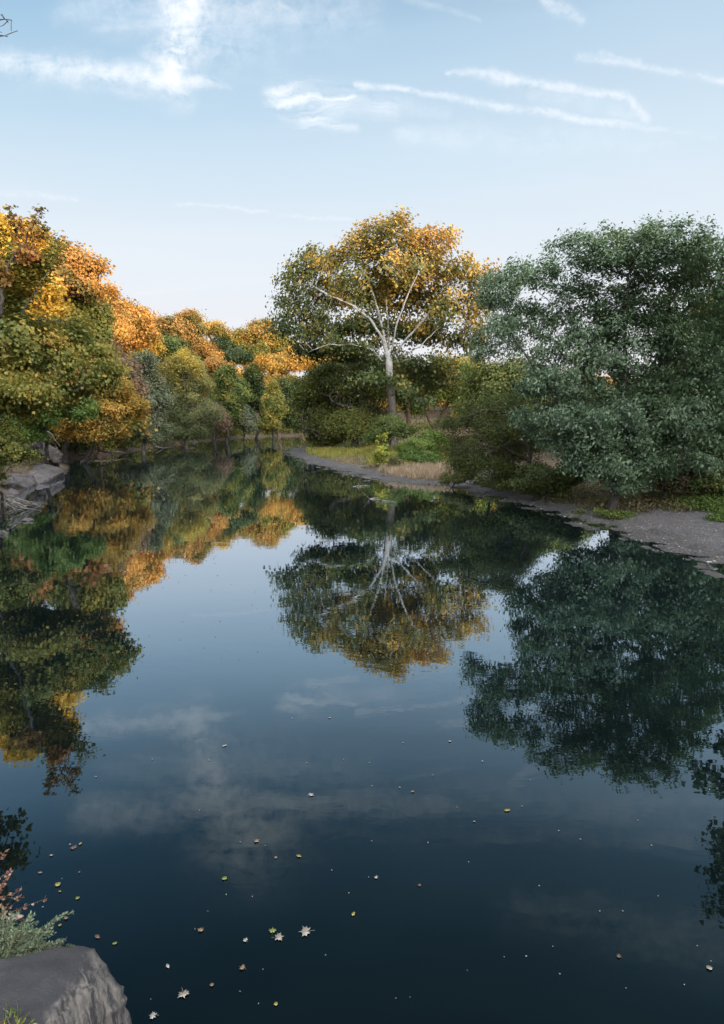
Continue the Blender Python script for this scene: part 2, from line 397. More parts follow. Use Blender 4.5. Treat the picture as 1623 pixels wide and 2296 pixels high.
TREES = {}
def tree(name, label, cat, bx, by, lobes, leaf, bark, nleaf, lsize, sigma, trunk_r, group=None, natt=700, step=None, kill=None,
         limbs=None, fork=None, tip_r=None, tone=(.5, .28), tonez=0.0, tonex=0.0, aspect=.42, up=.5, droop=.25, seed=None, gnarl=.25, base_z=None,
         zmin=None, bare=0.0, upw=0.0, leafsides=5, crown_name='crown', trunk_name='trunk', gap=-.28, kind=None, rexp=.52):
    """one plant: Empty at the foot > trunk (all its wood), crown (all its leaves)"""
    seed = seed if seed is not None else (abs(hash(label)) % 1) + len(TREES)*17+3
    r = np.random.default_rng(int(seed))
    bz = hz(bx, by)-.06 if base_z is None else base_z
    lob = np.array(lobes, float)
    size = max(lob[:, 2]+lob[:, 5])-bz
    step = step or size/34; kill = kill or step*1.7
    N, par, tips = grow((bx, by, bz), [tuple(l) for l in lob], natt, step, kill, r, limbs, fork, gnarl, upw=upw, gap=gap)
    W = tips[0]; tip_r = tip_r or trunk_r*.035
    rad = np.maximum(tip_r, trunk_r*(tips/W)**rexp)
    flare = np.clip(1-(N[:, 2]-bz)/(trunk_r*3), 0, 1); rad = rad*(1+.5*flare**2)
    root = empty(name, (bx, by, bz))
    O = np.array([bx, by, bz])
    TV, TF = tubes(N-O, par, rad, leafsides)
    tm = mesh_from(trunk_name, TV, TF, smooth=True)
    link_mesh(trunk_name, tm, BK[bark], root)
    # leaves round the thin shoots
    small = np.where(tips <= max(2, W*.004))[0]; small = small[small > 0]
    if bare > 0: small = small[r.random(len(small)) > bare]
    if nleaf > 0 and len(small):
        if by > 55 and name != 'sycamore_tree': lsize, nleaf, sigma = lsize*.74, int(nleaf*1.7), sigma*1.3
        elif 28 < by <= 55 and name != 'broad_tree' and nleaf > 1500: lsize, nleaf = lsize*.84, int(nleaf*1.35)
        pick = small[r.integers(0, len(small), nleaf)]
        cl = r.normal(size=(n_ := len(N)))*1.0
        C = N[pick]+r.normal(size=(nleaf, 3))*sigma*np.array([1, 1, .75])
        ctr = np.array([np.average(lob[:, 0]), np.average(lob[:, 1]), np.average(lob[:, 2])])
        out = C-ctr; out /= np.linalg.norm(out, axis=1, keepdims=True)+1e-9
        zfloor = np.maximum(.03, (hz(bx, by)*.0+.03) if zmin is None else zmin)
        ok = C[:, 2] > zfloor; C = C[ok]; pick = pick[ok]; out = out[ok]
        n = len(C)
        Nn, T = frame_of(r, n, up, droop, out, 1.1)
        s = lsize*r.uniform(.5, 1.4, n)
        V, Fc = quads_leaves(C-O, Nn, T, s, aspect, r.uniform(.04, .22))
        cm = mesh_from(crown_name, V, Fc)
        zr = (C[:, 2]-lob[:, 2].mean())/max(.1, (lob[:, 2]+lob[:, 5]).max()-lob[:, 2].mean())
        xr = (C[:, 0]-ctr[0])/max(.1, lob[:, 3].max())
        # a shoot's leaves turn colour together
        big = fbm(C[:, 0]+C[:, 2]*.6, C[:, 1]+C[:, 2], size*.28, int(seed) % 97, 3)
        t = tone[0]+tone[1]*(1.0*big+.38*cl[pick]+.40*r.normal(size=n))+tonez*zr+tonex*xr
        add_tone(cm, t)
        link_mesh(crown_name, cm, LM[leaf], root)
    tag(root, label, cat, group, kind)
    TREES[label] = root
    return root

def lb(Y, *ells):
    """crown lobes from what is seen: (px, py, rx, ry[, dY[, depth factor]]) at distance Y"""
    out = []
    for e in ells:
        px, py, rx, ry = e[:4]; dY = e[4] if len(e) > 4 else 0; df = e[5] if len(e) > 5 else 1
        p_ = at(px, py, Y+dY); s = scale_at(px, py, Y+dY)
        out.append((p_[0], p_[1], p_[2], rx*s, rx*s*df, ry*s))
    return out
def bx(px, Y): return float(at(px, 938, Y)[0])
def pl(Y, *pts):
    return [at(p_[0], p_[1], Y+(p_[2] if len(p_) > 2 else 0)) for p_ in pts]
# ------------------------------------------------------------------ the trees, right bank
# the broad silver-green tree
Y = 29.0
tree('broad_tree', 'broad silver green tree with many dark upright stems on the right bank', 'tree', bx(1385, Y), Y,
     lb(Y, (1450, 570, 130, 82), (1300, 575, 85, 62, -.4), (1200, 620, 75, 55, -.3), (1125, 655, 62, 62, -.5), (1575, 600, 95, 72, .6), (1110, 760, 60, 90, -.6), (1190, 720, 75, 70, .6), (1310, 690, 75, 100, .8), (1420, 700, 75, 120, .8), (1530, 710, 85, 120, .6), (1630, 720, 100, 100, 1),
        (1350, 830, 60, 80, .8), (1470, 850, 75, 80, .4), (1560, 850, 70, 90, 0), (1640, 860, 90, 90, 1), (1230, 860, 90, 65), (1300, 930, 130, 75), (1430, 950, 130, 90, -.4), (1560, 950, 120, 90, -.3), (1390, 1045, 100, 55, -.7), (1290, 1000, 90, 70, -.5), (1530, 1030, 100, 50, -.5), (1420, 1085, 60, 26, -1.0), (1400, 770, 120, 90, -.2, .6), (1540, 780, 100, 90, -.2, .6), (1270, 790, 85, 75, -.2, .6)),
     'silver', 'dark', 140000, .15, .20, .22, natt=7400, step=.24, kill=.38, gap=-.42, tip_r=.006, aspect=.26, tone=(.42, .26), tonez=.2, droop=.9, gnarl=.22, zmin=.5,
     limbs=[pl(Y, (1385, 1080), (1372, 960), (1330, 850), (1280, 740)), pl(Y, (1392, 1075), (1398, 900), (1402, 750), (1410, 620)), pl(Y, (1395, 1085), (1440, 960, .5), (1478, 820, 1), (1500, 690, 1)),
            pl(Y, (1385, 1090), (1310, 1000, -.5), (1230, 870, -.6), (1160, 770, -.8)), pl(Y, (1400, 1090), (1480, 980, -.6), (1560, 860, 0), (1620, 760, .4))])
# the big sycamore
Y = 74.0
tree('sycamore_tree', 'huge spreading sycamore with white limbs and golden top at the head of the gravel spit', 'tree', bx(883, Y), Y,
     lb(Y, (880, 550, 90, 60, 1, .7), (805, 565, 65, 58, 1, .8), (720, 610, 68, 50, 1), (665, 630, 45, 42), (648, 685, 42, 34), (770, 665, 85, 42, 2, .6), (955, 560, 75, 58, 1), (1040, 615, 65, 50, 1), (1070, 680, 42, 50, 1),
        (960, 680, 70, 45, 3, .5), (885, 500, 42, 24, 1), (1030, 765, 50, 30, 1), (725, 745, 70, 28, 1), (850, 640, 80, 50, 3, .5), (950, 625, 65, 45, 2, .5), (1095, 620, 22, 32), (950, 850, 50, 35, 4), (1010, 850, 40, 26, 1), (790, 800, 50, 18, 2), (680, 760, 35, 22),
        (900, 670, 70, 45, 5, .4), (905, 590, 55, 35, -3, .4), (795, 620, 45, 26, -3, .5), (1000, 680, 32, 24, -3, .5), (1060, 740, 40, 30, 0), (690, 705, 60, 35, 1), (820, 740, 45, 22, 4, .5), (930, 745, 45, 35, 3, .5), (890, 730, 40, 30, 4, .5), (640, 735, 42, 30, 1), (700, 790, 50, 22, 2), (970, 760, 40, 22, 5, .5)),
     'syc', 'white', 54000, .31, .52, .45, natt=5600, step=.5, kill=.75, gap=-.8, rexp=.72, tip_r=.02, tone=(.36, .28), tonez=.34, tonex=.08, gnarl=.22,
     fork=pl(Y, (874, 815))[0],
     limbs=[pl(Y, (868, 790, 0), (850, 745, -1), (826, 712, -1.5), (795, 688, -2), (745, 665, -2), (700, 640, -1)), pl(Y, (880, 785, 0), (887, 735, -1), (903, 690, -1), (922, 645, -1.5), (945, 600, -1)),
            pl(Y, (884, 795, 0), (918, 752, -1), (965, 700, -1), (1003, 660, -1.5), (1040, 630, -1)), pl(Y, (890, 805, 0), (940, 778, -2), (985, 735, -2.5), (1040, 722, -2)), pl(Y, (866, 775, 0), (848, 700, 1), (825, 625, 2), (800, 560, 2)),
            pl(Y, (872, 780, 1), (870, 720, 3), (862, 650, 4), (855, 590, 4)), pl(Y, (862, 815), (836, 785, -2), (790, 772, -3), (735, 772, -4), (690, 790, -4)), pl(Y, (893, 812), (955, 795, -2), (1000, 797, -3), (1040, 806, -3)),
            pl(Y, (890, 850), (905, 870, -4), (930, 885, -6), (948, 905, -6), (975, 903, -7)), pl(Y, (868, 850), (840, 846, -4), (805, 848, -6), (785, 862, -6))])
# arching olive tree left of it
Y = 36.0
tree('arching_tree', 'low dull olive tree arching over the dark bank with bare curved branches', 'tree', bx(1175, Y), Y,
     lb(Y, (1110, 950, 95, 55), (1050, 1000, 65, 65), (1170, 990, 75, 70), (1180, 1060, 60, 35), (1090, 1045, 70, 35, -.6), (1015, 955, 45, 40), (1140, 905, 60, 35), (1030, 1050, 40, 28)),
     'darkolive', 'dark', 50000, .105, .27, .16, gap=-.2, natt=1100, step=.22, kill=.40, tip_r=.006, aspect=.24, tone=(.45, .25), droop=.6, zmin=.5,
     limbs=[pl(Y-1.5, (1190, 1020), (1165, 950), (1140, 925), (1090, 918), (1045, 935)), pl(Y-1, (1180, 1030), (1125, 1000), (1085, 985))])
Y = 33.0
tree('shrub', 'dark tangled shrub overhanging the gravel strip left of the broad tree', 'shrub', bx(1235, Y), Y,
     lb(Y, (1215, 1070, 60, 38), (1170, 1090, 45, 22), (1270, 1060, 50, 38)), 'darkolive', 'dark', 12000, .12, .16, .09, natt=420, step=.16, tone=(.35, .25), zmin=.35, group='undergrowth shrubs on the right bank')
Y = 30.5
tree('shrub', 'dark shrub with brown twigs right of the broad tree', 'shrub', bx(1500, Y), Y,
     lb(Y, (1490, 1075, 70, 32), (1560, 1070, 60, 34)), 'dirtbrush', 'dark', 12000, .12, .18, .08, natt=420, step=.16, tone=(.4, .3), zmin=.5, group='undergrowth shrubs on the right bank')
Y = 30.0
tree('shrub', 'murky green shrub at the right edge of the picture above the leafy plants', 'shrub', bx(1640, Y), Y,
     lb(Y, (1620, 1030, 60, 60), (1600, 1075, 70, 32)), 'deep', 'dark', 14000, .14, .2, .08, natt=420, step=.16, tone=(.5, .3), zmin=.5, group='undergrowth shrubs on the right bank')
# trees behind it
Y = 47.0
tree('leafy_tree', 'dull green tree filling the right edge behind the broad tree', 'tree', bx(1640, Y), Y,
     lb(Y, (1600, 760, 95, 75), (1560, 880, 110, 80), (1650, 900, 90, 90), (1480, 960, 90, 60), (1600, 1000, 110, 50)), 'haze', 'dark', 32000, .26, .34, .28, natt=1100, tone=(.45, .25), tonez=.2)
Y = 62.0
tree('leafy_tree', 'amber topped tree peeping out at the right edge beyond the dull green one', 'tree', bx(1640, Y), Y,
     lb(Y, (1615, 690, 50, 42), (1640, 780, 70, 60)), 'amber', 'dark', 14000, .32, .4, .25, natt=500, tone=(.5, .25))
Y = 60.0
tree('leafy_tree', 'shadowed yellow green tree between the sycamore and the broad tree', 'tree', bx(1120, Y), Y,
     lb(Y, (1130, 850, 90, 50), (1190, 900, 80, 60), (1080, 900, 70, 50), (1260, 890, 80, 50)), 'darkolive', 'dark', 26000, .27, .36, .22, natt=800, tone=(.62, .3))
Y = 66.0
tree('leafy_tree', 'dark green tree low behind the stems of the broad tree', 'tree', bx(1400, Y), Y,
     lb(Y, (1330, 930, 90, 50), (1430, 910, 90, 48), (1520, 900, 90, 60)), 'deep', 'dark', 22000, .3, .4, .25, natt=700, tone=(.5, .3))
Y = 84.0
tree('leafy_tree', 'pale yellow green tree just right of the sycamore trunk', 'tree', bx(975, Y), Y,
     lb(Y, (960, 870, 50, 50), (1010, 850, 50, 55), (1050, 890, 50, 50), (930, 900, 35, 40)), 'yellowgreen', 'brown', 24000, .32, .42, .25, natt=700, tone=(.35, .3))
Y = 82.0
tree('russet_tree', 'slender tree with reddish brown stems beside the sycamore trunk', 'tree', bx(912, Y), Y,
     lb(Y, (905, 850, 30, 35), (935, 860, 25, 35)), 'amber', 'brown', 3500, .3, .4, .28, natt=160, tone=(.3, .3), tip_r=.03)
Y = 118.0
for px, py, rx, ry, leaf, lab in ((1030, 815, 50, 28, 'gold', 'small golden tree low on the skyline right of the sycamore'), (1115, 845, 50, 40, 'amber', 'amber tree beyond the gap between the sycamore and the broad tree'),
                            (1250, 850, 70, 26, 'olive', 'olive tree low on the skyline behind the left boughs of the broad tree'), (1400, 860, 80, 22, 'oak', 'russet tree low on the skyline behind the stems of the broad tree'),
                            (1540, 840, 80, 40, 'amber', 'amber tree beyond the right boughs of the broad tree')):
    tree('far_tree', lab, 'tree', bx(px, Y), Y, lb(Y, (px-rx*.4, py+12, rx*.6, ry*.8), (px+rx*.4, py+8, rx*.6, ry), (px, py+45, rx*.9, 40)), leaf, 'dark', 9000, .48, .55, .3, natt=350, tone=(.45, .3), group='low trees along the skyline right of the sycamore')
    Y += 5
# dark leaning trees left of the sycamore
GM = 'dark overhanging trees at the head of the spit'
Y = 84.0
tree('overhanging_tree', 'dark olive tree just left of the sycamore trunk with a leaning black trunk', 'tree', bx(850, Y), Y,
     lb(Y, (810, 850, 60, 50), (860, 870, 50, 60, -2), (770, 880, 60, 45), (800, 930, 60, 40), (730, 850, 50, 42)), 'darkolive', 'dark', 36000, .28, .42, .34, group=GM, natt=1200, tone=(.65, .3), zmin=.3,
     limbs=[pl(Y-3, (845, 945), (815, 925), (790, 914), (755, 905), (742, 896))])
Y = 88.0
tree('overhanging_tree', 'dark olive tree dipping its branches to the water at the tip of the spit', 'tree', bx(735, Y), Y,
     lb(Y, (715, 890, 45, 55), (735, 940, 50, 45), (700, 950, 35, 38), (770, 960, 45, 30), (690, 900, 30, 45)), 'darkolive', 'dark', 26000, .28, .36, .28, group=GM, natt=900, tone=(.7, .3), zmin=.2,
     limbs=[pl(Y-3, (735, 985), (715, 970), (700, 963), (672, 965))])
Y = 80.0
tree('overhanging_tree', 'yellow green underlit tree below the leaning black trunk', 'tree', bx(800, Y), Y,
     lb(Y, (770, 950, 50, 35), (815, 960, 40, 28)), 'darkolive', 'dark', 14000, .24, .34, .2, group=GM, natt=500, tone=(.8, .2), zmin=.5)
Y = 96.0
tree('overhanging_tree', 'taller dark green tree rising behind the leaning black trunk', 'tree', bx(790, Y), Y,
     lb(Y, (800, 830, 60, 35), (740, 850, 50, 32), (870, 840, 50, 42)), 'deep', 'dark', 22000, .34, .45, .3, group=GM, natt=700, tone=(.6, .3))

# ------------------------------------------------------------------ spit vegetation
Y = 52.0
tree('sapling', 'bright yellow green sapling standing alone on the gravel spit', 'sapling', bx(857, Y), Y,
     lb(Y, (857, 985, 12, 20), (860, 1012, 22, 22), (852, 1030, 18, 14)), 'yellowgreen', 'grey', 1300, .17, .09, .03, natt=160, step=.12, kill=.16, tone=(.65, .3), tip_r=.006)
Y = 66.0
tree('shrub', 'rounded olive green bush at the foot of the sycamore', 'shrub', bx(872, Y), Y,
     lb(Y, (872, 955, 32, 24), (850, 975, 30, 18), (900, 968, 28, 16)), 'green', 'dark', 12000, .17, .2, .08, natt=400, tone=(.35, .3), zmin=.6, group='bushes on the gravel spit')
Y = 60.0
tree('shrub', 'low dull green mound of vines right of the yellow sapling', 'shrub', bx(945, Y), Y,
     lb(Y, (940, 995, 42, 20), (975, 985, 35, 22), (915, 1005, 30, 16)), 'bright', 'dark', 12000, .14, .16, .07, natt=380, tone=(.6, .25), zmin=.4, group='bushes on the gravel spit')
Y = 52.0
tree('shrub', 'mid green leafy mound behind the pale grasses of the spit', 'shrub', bx(930, Y), Y,
     lb(Y, (930, 1022, 38, 18), (960, 1030, 35, 18)), 'bright', 'dark', 9000, .11, .15, .06, natt=300, tone=(.3, .3), zmin=.3, group='bushes on the gravel spit')
Y = 49.5
tree('shrub', 'small grey olive bush touching the yellow sapling', 'shrub', bx(885, Y), Y,
     lb(Y, (884, 1040, 17, 17)), 'haze', 'dark', 2500, .10, .10, .04, natt=120, tone=(.8, .3), zmin=.2, group='bushes on the gravel spit')
Y = 39.5
tree('shrub', 'dark green tuft where the spit meets the arching olive tree', 'shrub', bx(1015, Y), Y,
     lb(Y, (1010, 1075, 26, 13), (1040, 1065, 28, 20)), 'deep', 'dark', 5000, .10, .12, .05, natt=200, tone=(.7, .3), zmin=.12, group='bushes on the gravel spit')

# ------------------------------------------------------------------ left bank, near to far
Y = 27.5
tree('shrub', 'low yellow green bush leaning over the pale rock ledge at the left edge', 'shrub', bx(-10, Y+2), Y+2,
     lb(Y, (10, 1010, 55, 40), (60, 1025, 35, 30), (-20, 1060, 60, 50), (0, 970, 45, 30)), 'olive', 'dark', 7000, .12, .14, .06, natt=520, step=.16, tone=(.22, .22), zmin=.3, aspect=.4)
Y = 27.5
tree('sapling', 'tall thin sapling with sparse dark red leaves rising at the left edge', 'tree', bx(-85, Y), Y,
     lb(Y, (75, 510, 30, 40), (95, 470, 14, 22), (55, 570, 30, 35), (-10, 620, 40, 50), (25, 490, 20, 40)), 'redbrown', 'dark', 1300, .15, .11, .075, natt=420, step=.25, kill=.33, tone=(.28, .28), tip_r=.008, gnarl=.2)
Y = 28.5
tree('maple_tree', 'near maple with big olive yellow leaves and crossing grey branches at the left edge', 'tree', bx(-130, Y), Y,
     lb(Y, (40, 600, 70, 45), (20, 780, 110, 70), (160, 800, 85, 50), (100, 880, 120, 50), (230, 850, 60, 45), (0, 900, 90, 60), (-40, 700, 90, 90)), 'olive', 'grey', 38000, .165, .26, .15, natt=1500, step=.28, kill=.5, tip_r=.009, tone=(.40, .24), gnarl=.22,
     limbs=[pl(Y, (-60, 850), (0, 770), (50, 700), (100, 620), (125, 560)), pl(Y, (-60, 860), (10, 745, 1), (90, 715, 1), (180, 722, 1)), pl(Y, (-50, 900), (30, 840), (90, 852), (150, 880))])
Y = 35.0
tree('maple_tree', 'glowing golden maple behind the near branches at the left edge', 'tree', bx(-60, Y), Y,
     lb(Y, (20, 560, 70, 65), (30, 650, 90, 60), (105, 660, 35, 45), (-30, 520, 60, 50), (90, 720, 40, 25)), 'gold', 'grey', 34000, .22, .30, .22, natt=1000, tone=(.6, .25))
Y = 60.0
tree('oak_tree', 'russet oak with loose leafy boughs high on the left skyline', 'tree', bx(100, Y+4), Y+4,
     lb(Y, (130, 570, 45, 45), (195, 590, 35, 32), (160, 640, 60, 50), (100, 620, 50, 60), (210, 655, 25, 30)), 'oak', 'dark', 15000, .34, .38, .32, natt=900, tone=(.5, .3), tip_r=.018)
Y = 64.0
tree('leafy_tree', 'shadowy green brown tree under the russet oak', 'tree', bx(140, Y), Y,
     lb(Y, (170, 700, 65, 50), (120, 760, 70, 60), (210, 730, 40, 45)), 'olive', 'dark', 20000, .36, .45, .3, natt=700, tone=(.28, .25))
Y = 72.0
tree('mauve_tree', 'thin brownish mauve tree with few leaves in the middle of the left slope', 'tree', bx(215, Y), Y,
     lb(Y, (200, 790, 55, 50), (250, 830, 55, 45), (180, 740, 35, 40), (280, 870, 40, 35)), 'mauve', 'brown', 16000, .30, .4, .22, natt=800, tone=(.5, .3), tip_r=.02)
Y = 46.0
tree('shrub', 'bright green vine covered bush hanging over the dark roots on the left bank', 'shrub', bx(95, Y+3), Y+3,
     lb(Y, (60, 975, 40, 22), (95, 880, 45, 45), (140, 905, 55, 45), (80, 935, 50, 35), (190, 920, 28, 35)), 'bright', 'dark', 17000, .17, .22, .14, natt=600, tone=(.4, .3), zmin=1.0)
Y = 48.0
tree('shrub', 'deep green shrub at the left edge below the near maple', 'shrub', bx(20, Y), Y,
     lb(Y, (10, 930, 60, 45), (50, 965, 50, 25)), 'green', 'dark', 10000, .2, .25, .12, natt=400, tone=(.35, .3), zmin=1.0)
Y = 59.0
tree('maple_tree', 'amber brown maple drooping in layers over the muddy left shore', 'tree', bx(190, Y+3), Y+3,
     lb(Y, (235, 870, 65, 45), (200, 930, 65, 40), (270, 910, 55, 38), (180, 970, 45, 27), (250, 965, 40, 22), (150, 900, 40, 40)), 'amber', 'dark', 34000, .22, .26, .2, natt=1100, tone=(.5, .28), up=1.2, zmin=.8)
Y = 92.0
tree('maple_tree', 'blazing orange maple in the sunlight on the upper left slope', 'tree', bx(265, Y), Y,
     lb(Y, (250, 678, 28, 36), (275, 705, 40, 32), (312, 722, 30, 26), (265, 750, 60, 35), (230, 730, 28, 40), (335, 752, 22, 20)), 'orange', 'dark', 26000, .38, .45, .3, natt=800, tone=(.35, .45))
Y = 96.0
tree('maple_tree', 'yellow orange maple lower right of the blazing orange one', 'tree', bx(310, Y), Y,
     lb(Y, (290, 790, 45, 28), (330, 780, 30, 25), (250, 800, 35, 22)), 'gold', 'dark', 13000, .38, .45, .25, natt=450, tone=(.55, .35))
GW = 'grey green willows on the left shore'
Y = 80.0
tree('willow_tree', 'grey green willow beside the amber maple on the left shore', 'tree', bx(318, Y), Y,
     lb(Y, (315, 830, 38, 52), (300, 900, 40, 50), (345, 890, 42, 50), (320, 960, 45, 32), (345, 940, 30, 40), (330, 975, 40, 18)), 'willow', 'grey', 36000, .25, .32, .25, group=GW, natt=1000, tone=(.35, .25), zmin=.5, aspect=.25)
Y = 98.0
tree('willow_tree', 'larger willow with a sunlit gold crown on the left shore', 'tree', bx(410, Y), Y,
     lb(Y, (415, 820, 42, 38), (385, 880, 42, 60), (440, 880, 48, 55), (400, 945, 48, 40), (450, 930, 38, 40), (480, 930, 22, 28), (415, 975, 42, 16), (450, 965, 38, 20)), 'willowgold', 'grey', 42000, .27, .36, .25, group=GW, natt=1100, tone=(.35, .16), tonez=.55, zmin=.5, aspect=.25)
Y = 110.0
tree('shrub', 'brownish shrub hanging low right of the gold crowned willow', 'shrub', bx(478, Y), Y,
     lb(Y, (478, 935, 32, 32), (500, 950, 22, 22)), 'mauve', 'dark', 9000, .24, .3, .12, natt=350, tone=(.35, .3), zmin=.5)
Y = 128.0
tree('oak_tree', 'russet crowned oak on the skyline above the willows', 'tree', bx(395, Y), Y,
     lb(Y, (365, 745, 28, 33), (405, 735, 38, 38), (430, 760, 32, 30)), 'oak', 'dark', 17000, .45, .5, .3, natt=600, tone=(.4, .35), seed=91)
Y = 118.0
tree('leafy_tree', 'dark green tree tucked under the russet crowned oak', 'tree', bx(380, Y), Y,
     lb(Y, (375, 780, 38, 25), (350, 775, 25, 24)), 'green', 'dark', 11000, .42, .5, .25, natt=350, tone=(.3, .3))
Y = 150.0
tree('sparse_tree', 'wispy sparse leaved tree on the skyline left of the river bend', 'tree', bx(480, Y), Y,
     lb(Y, (475, 735, 26, 18), (500, 755, 20, 20), (430, 712, 22, 18)), 'amber', 'dark', 4500, .45, .5, .25, natt=420, tone=(.5, .3), tip_r=.04)
Y = 140.0
tree('pine_tree', 'dark pine showing black green between the autumn trees near the bend', 'tree', bx(505, Y), Y,
     lb(Y, (500, 780, 22, 25), (520, 800, 30, 22), (545, 800, 24, 18)), 'deep', 'dark', 14000, .4, .42, .25, natt=400, tone=(.1, .2))
Y = 124.0
tree('oak_tree', 'dusky orange tree right of the gold crowned willow', 'tree', bx(478, Y), Y,
     lb(Y, (470, 810, 34, 38), (505, 840, 26, 32), (455, 780, 22, 22), (475, 855, 34, 30), (440, 810, 30, 30)), 'oak', 'dark', 15000, .4, .45, .25, natt=500, tone=(.55, .3))
Y = 118.0
tree('leafy_tree', 'fresh green tree with a broad leafy column right of the dusky orange tree', 'tree', bx(505, Y), Y,
     lb(Y, (512, 850, 26, 32), (500, 895, 27, 40), (520, 925, 24, 28), (540, 880, 20, 35)), 'green', 'dark', 20000, .34, .4, .25, natt=600, tone=(.5, .35))
Y = 134.0
tree('leafy_tree', 'dark green tree in the hollow of the river bend', 'tree', bx(570, Y), Y,
     lb(Y, (560, 850, 30, 35), (575, 900, 32, 45), (640, 900, 28, 50), (650, 940, 25, 30), (540, 930, 25, 30)), 'deep', 'dark', 24000, .38, .45, .28, natt=700, tone=(.45, .3), zmin=.5)
Y = 128.0
tree('leafy_tree', 'pointed light green tree standing forward at the river bend', 'tree', bx(612, Y), Y,
     lb(Y, (610, 862, 12, 20), (612, 890, 20, 26), (612, 925, 26, 32), (608, 950, 28, 18)), 'green', 'dark', 13000, .33, .36, .22, natt=400, tone=(.8, .3), zmin=.5)
Y = 125.0
tree('shrub', 'grey green shrub at the waterline of the river bend', 'shrub', bx(545, Y), Y,
     lb(Y, (545, 935, 24, 30), (560, 955, 18, 18)), 'willow', 'dark', 9000, .28, .34, .12, natt=300, tone=(.2, .3), zmin=.5)
Y = 164.0
tree('leafy_tree', 'wide yellow green tree on the skyline above the river bend', 'tree', bx(585, Y), Y,
     lb(Y, (545, 765, 30, 30), (590, 750, 38, 32), (625, 775, 32, 35), (570, 800, 45, 30)), 'olive', 'dark', 24000, .5, .6, .35, natt=700, tone=(.6, .3), tonez=.2)
Y = 158.0
tree('leafy_tree', 'bright golden tree low in the sunlight above the dark bend', 'tree', bx(625, Y), Y,
     lb(Y, (600, 820, 35, 22), (645, 815, 38, 28), (680, 800, 33, 28), (560, 815, 25, 20)), 'amber', 'brown', 20000, .48, .55, .3, natt=600, tone=(.7, .3))
Y = 185.0
tree('leafy_tree', 'pale russet dome shaped tree just left of the sycamore boughs', 'tree', bx(715, Y), Y,
     lb(Y, (722, 800, 34, 28), (690, 815, 32, 25), (760, 815, 32, 22), (800, 822, 34, 20)), 'amber', 'dark', 16000, .5, .6, .3, natt=450, tone=(.7, .25))
Y = 172.0
tree('leafy_tree', 'dim olive tree on the far shore behind the tip of the spit', 'tree', bx(690, Y), Y,
     lb(Y, (680, 880, 30, 38), (720, 870, 40, 38), (780, 870, 45, 38), (690, 930, 35, 30)), 'darkolive', 'dark', 20000, .45, .55, .3, natt=600, tone=(.6, .3), zmin=.5)
Y = 142.0
tree('leafy_tree', 'tawny tree at the crest of the slope behind the blazing orange maple', 'tree', bx(345, Y), Y,
     lb(Y, (335, 740, 22, 25), (320, 720, 20, 20)), 'amber', 'dark', 9000, .45, .5, .25, natt=350, tone=(.65, .3))
Y = 176.0
tree('leafy_tree', 'coppery tree behind the wispy sparse one', 'tree', bx(520, Y), Y,
     lb(Y, (520, 770, 24, 22), (490, 790, 30, 24)), 'oak', 'dark', 9000, .5, .55, .25, natt=350, tone=(.7, .3))
# bare twiggy tree reaching in at the top left corner, and two trees the water mirrors from outside the frame
Y = 17.0
tree('bare_tree', 'bare twiggy branch ends reaching into the top left corner', 'tree', -12.8, Y+1,
     lb(Y, (10, 66, 46, 48, 0, .8), (8, 66, 44, 44, 0, .8), (6, 66, 40, 40, 0, .8), (-80, 75, 70, 60), (-120, 200, 90, 120), (-300, 300, 200, 220), (-25, 262, 20, 14)), 'redbrown', 'dark', 0, .1, .1, .20, natt=2600, step=.16, kill=.2, tip_r=.009, gnarl=.4, bare=1.0, gap=-2,
     limbs=[pl(Y, (-260, 400), (-150, 200), (-70, 100), (-15, 72))])
tree('leafy_tree', 'leafy green tree outside the frame mirrored at the lower right edge of the water', 'tree', 19.5, 20.5,
     [(14.3, 20.3, 12.3, 3.5, 3.2, 1.3), (14.5, 20.5, 7.8, 3.0, 3.0, 1.9), (14.6, 20.5, 10, 2.6, 2.6, 1.2), (17, 20.5, 15.2, 3.6, 3.5, 1.5), (19, 21, 9, 3, 3.5, 2.5), (20, 20, 13, 4, 4, 4)], 'silver', 'dark', 26000, .22, .24, .25, natt=1300, step=.32, kill=.5, tone=(.3, .2))
tree('leafy_tree', 'dark leaved tree outside the frame mirrored at the lower left edge of the water', 'tree', -14.0, 15.0,
     [(-10.9, 16, 8.0, 2.3, 2.6, 2.4), (-10.6, 14, 5.5, 2.5, 3, 2.0), (-14, 17, 10, 3, 3, 3)], 'olive', 'dark', 15000, .18, .22, .22, natt=1100, step=.28, kill=.45, tone=(.25, .2))
# ------------------------------------------------------------------ far-off wood and undergrowth (uncountable)
def scatter_leaves(name, C, lsize, mat, tone, label, cat, aspect=.42, up=.5, kind='stuff', seed=1, T=None):
    r = np.random.default_rng(seed); n = len(C)
    Nn, TT = frame_of(r, n, up)
    if T is not None:
        TT = T; Nn = Nn-TT*(Nn*TT).sum(1, keepdims=True); Nn /= np.linalg.norm(Nn, axis=1, keepdims=True)+1e-9
    V, Fc = quads_leaves(C, Nn, TT, lsize*r.uniform(.6, 1.3, n), aspect)
    me = mesh_from(name, V, Fc); add_tone(me, tone)
    return tag(link_mesh(name, me, LM[mat]), label, cat, kind=kind)

